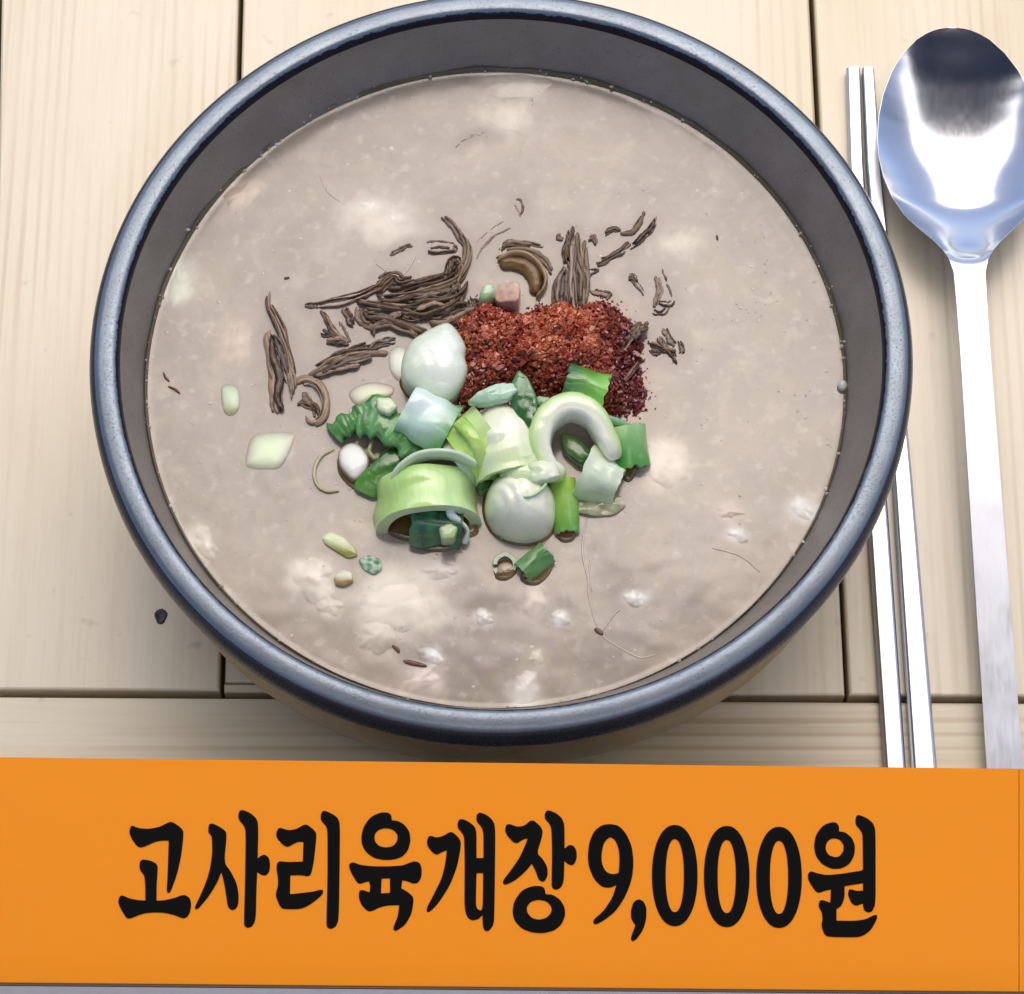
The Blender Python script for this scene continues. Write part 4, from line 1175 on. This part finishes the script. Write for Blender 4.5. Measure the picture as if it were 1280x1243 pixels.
for lm, name, label, cat in LUMPS:
    C, A = under(lm)
    own = np.array(lm.fade); oc = np.array(lm.c)[:, :3]
    tot = own + A * (1 - own)
    mixd = (oc * own[:, None] + C * (A * (1 - own))[:, None]) / np.maximum(tot, 1e-6)[:, None]
    lm.c = [(a, b, c, 1) for a, b, c in mixd.tolist()]; lm.fade = tot.tolist()
    tag(lm.build(name, M_SOUP), label, cat, 'pale lumps under the broth surface')

# ------------------------------------------------------------------ spoon and chopsticks
spoon = empty('spoon', on(1211, 330, 0))
tag(spoon, 'polished steel soup spoon with round bowl lying at the right', 'spoon')
prof = [(34, 0.5), (37, 20), (42, 33), (50, 46), (67, 64), (90, 80), (118, 92.5), (145, 100), (170, 103.5), (195, 103.5), (220, 99.5), (245, 91), (270, 76), (288, 57), (302, 41), (312, 32), (322, 25), (340, 19.8), (380, 19), (430, 18.8), (520, 19.5), (640, 20.5), (760, 21.5), (860, 22), (965, 23), (1040, 23.5), (1085, 23), (1092, 16)]
def axis_x(y): return 1211 + .0712 * (y - 325)
def zr(y):     # height of the rim / handle top
    pts = [(34, .0095), (100, .0085), (170, .0085), (240, .0100), (300, .0132), (340, .0142), (420, .0136), (640, .0098), (860, .0062), (1095, .0026)]
    for a, b in zip(pts[:-1], pts[1:]):
        if a[0] <= y <= b[0]:
            t = (y - a[0]) / (b[0] - a[0]); t = t * t * (3 - 2 * t) if y < 340 else t
            return a[1] + (b[1] - a[1]) * t
    return pts[-1][1]
def interp(tab, y):
    for a, b in zip(tab[:-1], tab[1:]):
        if a[0] <= y <= b[0]:
            return a[1] + (b[1] - a[1]) * (y - a[0]) / (b[0] - a[0])
    return tab[-1][1]
def spoon_mesh(ylist, name, mat, thick):
    mb = MB(); nu = 28
    tops, bots = [], []
    for y in ylist:
        hw = interp(prof, y); z0 = zr(y)
        dep = 0.0
        if y < 325:
            s = (y - 34) / (325 - 34)
            dep = min(.0068, z0 - .0014) * max(0, math.sin(math.pi * min(1, s) ** 1.4)) ** .75
        rt, rb = [], []
        for i in range(nu + 1):
            u = -1 + 2 * i / nu
            u = math.sin(u * math.pi / 2)
            zz = z0 - dep * (1 - abs(u) ** 2.1)
            if y > 330: zz += .00008 * (1 - u ** 4)
            p = on(axis_x(y) + u * hw, y, z0)
            edge = thick * (.35 + .65 * (1 - abs(u) ** 6))
            rt.append(mb.add((p.x, p.y, zz))); rb.append(mb.add((p.x, p.y, zz - edge)))
        tops.append(rt); bots.append(rb)
    for a, b, c, d in zip(tops[:-1], tops[1:], bots[:-1], bots[1:]):
        for i in range(nu):
            mb.face((a[i], b[i], b[i + 1], a[i + 1])); mb.face((c[i], c[i + 1], d[i + 1], d[i]))
        mb.face((a[0], c[0], d[0], b[0])); mb.face((a[nu], b[nu], d[nu], c[nu]))
    for t, b in ((tops[0], bots[0]), (tops[-1], bots[-1])):
        if (t is tops[0]) == (name == 'handle'): continue
        for i in range(nu): mb.face((t[i], t[i + 1], b[i + 1], b[i]) if t is tops[0] else (t[i], b[i], b[i + 1], t[i + 1]))
    return mb.build(name, mat, spoon)
ys_b = [34, 35, 36.5, 38, 40, 43, 46, 50, 55, 60, 66, 72, 80] + list(range(88, 300, 6)) + list(range(300, 336, 4))
spoon_mesh(ys_b, 'spoon_bowl', M_STEEL, .0011)
spoon_mesh([332, 336, 340, 350, 365, 380, 400, 430, 470, 520, 580, 640, 700, 760, 810, 860, 910, 965, 1010, 1040, 1070, 1085, 1092], 'handle', M_SATIN, .0022)


def chopstick(lefts, rights, label):
    mb = MB(); rings = []
    for (y, xl), (_, xr) in zip(lefts, rights):
        z = .0030
        a, b = on(xl, y, z), on(xr, y, z)
        e = (b.x - a.x) * .16
        rings.append([(a.x + e * .3, a.y, .0001), (b.x - e * .3, b.y, .0001), (b.x, b.y, .0009), (b.x, b.y, z - .0008), (b.x - e * .5, b.y, z - .0002), (b.x - e, b.y, z),
                      (a.x + e, a.y, z), (a.x + e * .5, a.y, z - .0002), (a.x, a.y, z - .0008), (a.x, a.y, .0009)])
    ids = [[mb.add(p) for p in r] for r in rings]
    n = 10
    for a, b in zip(ids[:-1], ids[1:]):
        for j in range(n): mb.face((a[j], a[(j + 1) % n], b[(j + 1) % n], b[j])[::-1], True)
    mb.face(ids[0], True); mb.face(ids[-1][::-1], True)
    return tag(mb.build('chopstick', M_SATIN), label, 'chopstick', 'steel chopsticks beside the bowl')
YS = [84, 120, 203, 300, 450, 587, 680, 800, 960, 1060]
chopstick([(y, interp([(84, 1058.5), (203, 1062), (450, 1073), (680, 1087.5), (960, 1106), (1060, 1112)], y)) for y in YS],
          [(y, interp([(84, 1075.5), (203, 1080), (450, 1096), (680, 1113.5), (960, 1133), (1060, 1140)], y)) for y in YS], 'left steel chopstick, the one nearer the bowl')
chopstick([(y, interp([(84, 1078), (203, 1083), (450, 1103), (587, 1116), (680, 1122), (960, 1140), (1060, 1147)], y)) for y in YS],
          [(y, interp([(84, 1093), (203, 1101.5), (450, 1127), (587, 1140), (680, 1148), (960, 1172), (1060, 1181)], y)) for y in YS], 'right steel chopstick, the one nearer the spoon')

# ------------------------------------------------------------------ price sign
tc = on(640, 956, .074)
SN = Vector((0, -math.sin(R(0)), math.cos(R(0))))
sign = empty('price_sign', (tc.x, tc.y - .025, 0))
tag(sign, 'orange price sign with black Korean lettering in front of the bowl', 'sign')
SP = lambda px, py, d=0.0: on_plane(px, py, tc, SN) + SN * d
top_y = lambda x: 949.0 + 14.5 * x / 1280
bot_y = lambda x: 1229.5 + 11.5 * x / 1280


def sheet(x0, x1, name, d0, d1, tophang=0, bothang=0, nx=12, curl=.0002):
    mb = MB(); ny = 10
    g0 = []
    for j in range(ny + 1):
        v = j / ny
        v = v if j < ny - 1 else v
        row = []
        for i in range(nx + 1):
            x = x0 + (x1 - x0) * i / nx
            y = top_y(x) + (bot_y(x) - top_y(x)) * (v if j in (0, ny) else .02 + .96 * (j - 1) / (ny - 2) * 1.0)
            lift = d1 - (curl if j == ny else 0) 
            row.append(mb.add(SP(x, y, lift + (.00003 * noise.noise(Vector((x * .004, y * .012, 3))) if 0 < j < ny else 0))))
        g0.append(row)
    for j in range(ny):
        for i in range(nx): mb.face((g0[j][i], g0[j + 1][i], g0[j + 1][i + 1], g0[j][i + 1]))
    border = g0[0] + [r[-1] for r in g0[1:]] + g0[-1][-2::-1] + [r[0] for r in g0[-2:0:-1]]
    low = [mb.add(Vector(mb.v[k]) - SN * (d1 - d0)) for k in border]
    n = len(border)
    border = [mb.add(mb.v[k]) for k in border]
    for k in range(n): mb.face((border[k], border[(k + 1) % n], low[(k + 1) % n], low[k]), True)
    return mb.build(name, M_ORANGE, sign)
sheet(-120, 1272.2, 'orange_panel', 0, .0012)
sheet(1273.0, 1400, 'orange_panel', 0, .00125)
# grey case under the sheet, and its lip along the lower edge
mb = MB()
A, B_, C_, D_ = SP(-122, top_y(-122) - .5, -.0002), SP(1402, top_y(1402) - .5, -.0002), SP(1402, bot_y(1402) + 2, -.0002), SP(-122, bot_y(-122) + 2, -.0002)
loop(mb, [[(D_.x, D_.y, 0.0002), (C_.x, C_.y, 0.0002), (B_.x, B_.y, 0.0002), (A.x, A.y, 0.0002)], [tuple(D_), tuple(C_), tuple(B_), tuple(A)]])
mb.build('case', M_GREY, sign)
mb = MB()
def lip(d): return [SP(-122, bot_y(-122) + 4.0, d), SP(1402, bot_y(1402) + 4.0, d), SP(1402, bot_y(1402) + 40, d), SP(-122, bot_y(-122) + 40, d)]
q0, q1 = lip(-.004), lip(.0006)
loop(mb, [[tuple(p) for p in q0][::-1], [tuple(p) for p in q1][::-1]])
mb.build('lip', M_GREY, sign)

LET = {  # strokes traced tile by tile: (tile x, [closed outlines])
 'a': (130, [[(205,195),(250,218),(330,225),(410,210),(470,178),(500,172),(545,200),(582,235),(582,290),(565,430),(535,560),(490,680),(472,692),(460,675),(468,560),(476,310),(476,310),(430,308),(370,320),(320,345),(270,362),(240,345),(200,285),(188,240)],
   [(270,455),(290,445),(345,455),(385,475),(398,500),(388,640),(388,745),(388,745),(450,742),(530,722),(570,705),(600,705),(632,730),(640,780),(628,840),(600,872),(570,872),(520,850),(440,832),(370,830),(290,838),(190,878),(165,868),(125,800),(108,755),(118,715),(140,705),(190,730),(260,742),(306,744),(306,744),(306,640),(300,565),(268,525),(262,490)]]),
 'b': (130, [[(770,190),(790,184),(840,205),(890,240),(897,275),(878,470),(925,530),(970,620),(985,710),(980,780),(955,812),(925,812),(903,785),(890,690),(875,600),(857,540),(857,540),(830,610),(770,710),(690,805),(672,808),(664,795),(690,740),(740,630),(775,520),(792,400),(790,300),(785,275),(762,250),(765,210)],
   [(990,92),(1015,86),(1070,110),(1110,145),(1127,190),(1122,440),(1122,440),(1145,418),(1175,410),(1205,435),(1213,490),(1205,540),(1180,563),(1150,560),(1118,538),(1118,538),(1112,700),(1108,880),(1085,930),(1050,945),(1025,930),(1022,900),(1030,600),(1035,250),(1025,205),(985,160),(980,125)]]),
 'c': (330, [[(105,222),(125,216),(180,235),(240,225),(290,195),(315,192),(360,225),(385,255),(382,310),(365,470),(345,555),(325,570),(270,560),(195,562),(195,562),(193,698),(193,698),(270,690),(360,680),(420,663),(436,675),(425,705),(360,760),(290,800),(240,808),(140,806),(115,780),(88,710),(92,680),(105,640),(105,580),(93,510),(100,470),(120,458),(170,465),(285,462),(285,462),(290,320),(290,320),(250,318),(215,335),(175,358),(140,340),(95,290),(92,255)],
   [(425,98),(445,92),(500,115),(540,145),(556,190),(553,500),(547,880),(525,935),(490,952),(462,940),(456,910),(465,600),(465,240),(455,205),(415,160),(415,125)]]),
 'd': (330, [[(850,105),(905,105),(928,125),(932,162),(932,162),(975,165),(1025,195),(1060,245),(1068,310),(1050,380),(1010,425),(950,447),(870,450),(800,435),(740,390),(712,330),(710,270),(730,200),(780,135)],
   [(890,217),(945,232),(975,270),(970,315),(940,350),(890,360),(840,350),(808,315),(805,265),(835,230)],
   [(625,475),(650,465),(700,485),(780,495),(900,497),(1010,490),(1060,470),(1100,458),(1135,470),(1150,520),(1145,580),(1120,618),(1085,622),(1045,605),(1008,597),(1008,597),(1000,655),(1000,655),(1045,680),(1085,715),(1090,750),(1075,840),(1030,920),(965,965),(942,958),(945,930),(975,860),(985,778),(985,778),(900,780),(840,795),(780,825),(750,818),(710,775),(690,720),(695,675),(715,665),(770,685),(770,685),(775,640),(765,605),(765,605),(735,612),(700,625),(675,610),(635,540),(620,500)],
   [(858,586),(858,586),(918,583),(918,583),(918,688),(918,688),(853,692),(853,692)]]),
 'e': (520, [[(92,280),(110,274),(150,288),(200,275),(240,250),(265,246),(305,280),(327,315),(325,370),(300,500),(245,640),(160,770),(100,828),(80,828),(78,800),(130,700),(190,580),(215,470),(225,380),(225,380),(190,392),(155,413),(125,400),(85,350),(80,315)],
   [(315,155),(340,152),(390,175),(430,210),(441,250),(441,436),(441,436),(491,436),(491,436),(491,260),(480,215),(440,170),(440,125),(460,103),(510,120),(555,155),(578,205),(575,500),(570,880),(560,930),(530,965),(500,965),(487,935),(483,850),(483,850),(455,880),(410,890),(375,870),(352,800),(355,500),(352,290),(340,260),(303,215),(303,180)],
   [(441,545),(441,545),(489,545),(489,545),(486,800),(470,818),(445,805),(436,770)]]),
 'f': (520, [[(655,195),(680,188),(740,210),(790,200),(830,165),(855,162),(905,205),(922,240),(915,290),(878,400),(920,440),(955,500),(958,560),(940,600),(915,610),(890,590),(870,530),(842,478),(842,478),(800,530),(720,600),(650,632),(632,620),(635,595),(690,525),(755,430),(795,340),(812,293),(812,293),(780,300),(735,330),(705,320),(660,270),(647,235)],
   [(945,95),(965,88),(1020,110),(1060,145),(1080,195),(1080,368),(1080,368),(1110,340),(1145,345),(1168,385),(1168,440),(1150,482),(1120,490),(1078,458),(1078,458),(1075,600),(1055,650),(1020,668),(990,655),(985,620),(990,400),(985,235),(975,195),(937,150),(935,120)],
   [(840,640),(910,638),(935,655),(943,698),(943,698),(990,700),(1045,735),(1080,790),(1085,850),(1060,915),(1010,960),(930,982),(850,978),(770,950),(715,890),(700,825),(715,745),(770,670)],
   [(890,738),(950,750),(985,790),(985,830),(950,870),(890,885),(840,870),(808,830),(805,790),(835,752)]]),
 'g': (720, [[(245,188),(310,200),(365,260),(405,350),(418,470),(405,590),(360,710),(290,820),(200,890),(140,920),(123,905),(128,880),(200,820),(265,720),(292,632),(292,632),(250,652),(190,648),(130,590),(92,500),(84,420),(95,320),(130,240),(185,197)],
   [(245,280),(285,305),(312,380),(315,470),(308,545),(308,545),(260,555),(215,535),(188,480),(183,410),(200,325)]]),
 'h': (720, [[(455,733),(490,750),(512,800),(510,870),(490,950),(440,1025),(410,1042),(396,1025),(405,990),(428,930),(428,920),(400,880),(397,820),(415,755)]]),
 'l': (920, [[(690,175),(725,178),(745,205),(745,243),(745,243),(790,248),(840,290),(862,350),(855,420),(820,480),(760,513),(690,515),(620,480),(575,420),(562,350),(575,270),(625,200)],
   [(712,290),(755,305),(780,345),(775,390),(745,425),(712,430),(670,415),(647,375),(650,335),(672,302)],
   [(870,128),(890,122),(945,145),(990,180),(1010,230),(1010,500),(1010,770),(985,825),(955,832),(925,815),(916,765),(916,765),(870,785),(835,765),(808,705),(815,665),(835,662),(870,675),(918,672),(918,672),(918,618),(918,618),(785,640),(785,640),(785,720),(765,780),(726,808),(726,808),(726,890),(726,890),(860,892),(940,880),(1000,848),(1022,850),(1020,880),(975,960),(920,1000),(870,1012),(660,1008),(635,985),(615,925),(625,880),(620,830),(595,790),(600,750),(620,738),(680,760),(680,760),(686,665),(686,665),(645,672),(600,690),(570,675),(520,595),(518,550),(540,530),(580,545),(650,560),(750,552),(918,525),(918,525),(916,270),(905,240),(865,195),(863,160)]]),
}
def zero(cx, cy):
    out = []
    for rx, ry, p in ((166, 368, 2.15), (66, 266, 2.2)):
        out.append([(cx + rx * math.copysign(abs(math.cos(t)) ** (2 / p), math.cos(t)), cy + ry * math.copysign(abs(math.sin(t)) ** (2 / p), math.sin(t))) for t in [2 * math.pi * k / 40 for k in range(40)]])
    return out
LET['i'] = (720, zero(716, 563)); LET['j'] = (720, zero(1093, 570)); LET['k'] = (920, zero(309, 576))


def chaikin(pts, it=2):
    for _ in range(it):
        out = []
        n = len(pts)
        for i in range(n):
            a, b = pts[i], pts[(i + 1) % n]
            if a == b: out += [a]; continue
            out += [(a[0] * .8 + b[0] * .2, a[1] * .8 + b[1] * .2), (a[0] * .2 + b[0] * .8, a[1] * .2 + b[1] * .8)]
        pts = out
    return pts
SX = Vector((1, 0, 0)); SY = SN.cross(SX)
smat = Matrix((SX, SY, SN)).transposed().to_4x4()
for key in 'abcdefghijkl':
    ox, outs = LET[key]
    cu = bpy.data.curves.new('letter', 'CURVE')
    cu.dimensions = '2D'; cu.fill_mode = 'BOTH'; cu.extrude = .00002
    o3 = None
    for pts in outs:
        pts = chaikin(pts)
        pts = [p for i, p in enumerate(pts) if math.dist(p, pts[i - 1]) > .05]
        P = [SP(ox + a / 5.818, 1000 + b / 5.818, .00132) for a, b in pts]
        if o3 is None: o3 = P[0].copy()
        sp = cu.splines.new('POLY'); sp.use_cyclic_u = True
        sp.points.add(len(P) - 1)
        for q, p in zip(sp.points, P):
            d = p - o3
            q.co = (d.dot(SX), d.dot(SY), 0, 1)
    tmp = bpy.data.objects.new('tmp', cu)
    COL.objects.link(tmp)
    me = bpy.data.meshes.new_from_object(tmp)
    bpy.data.objects.remove(tmp)
    me.name = 'letter'
    me.materials.clear(); me.materials.append(M_BLACK)
    ob = link('letter', me, None, sign)
    ob.matrix_parent_inverse = Matrix.Translation(-sign.location)
    ob.matrix_basis = Matrix.Translation(o3) @ smat
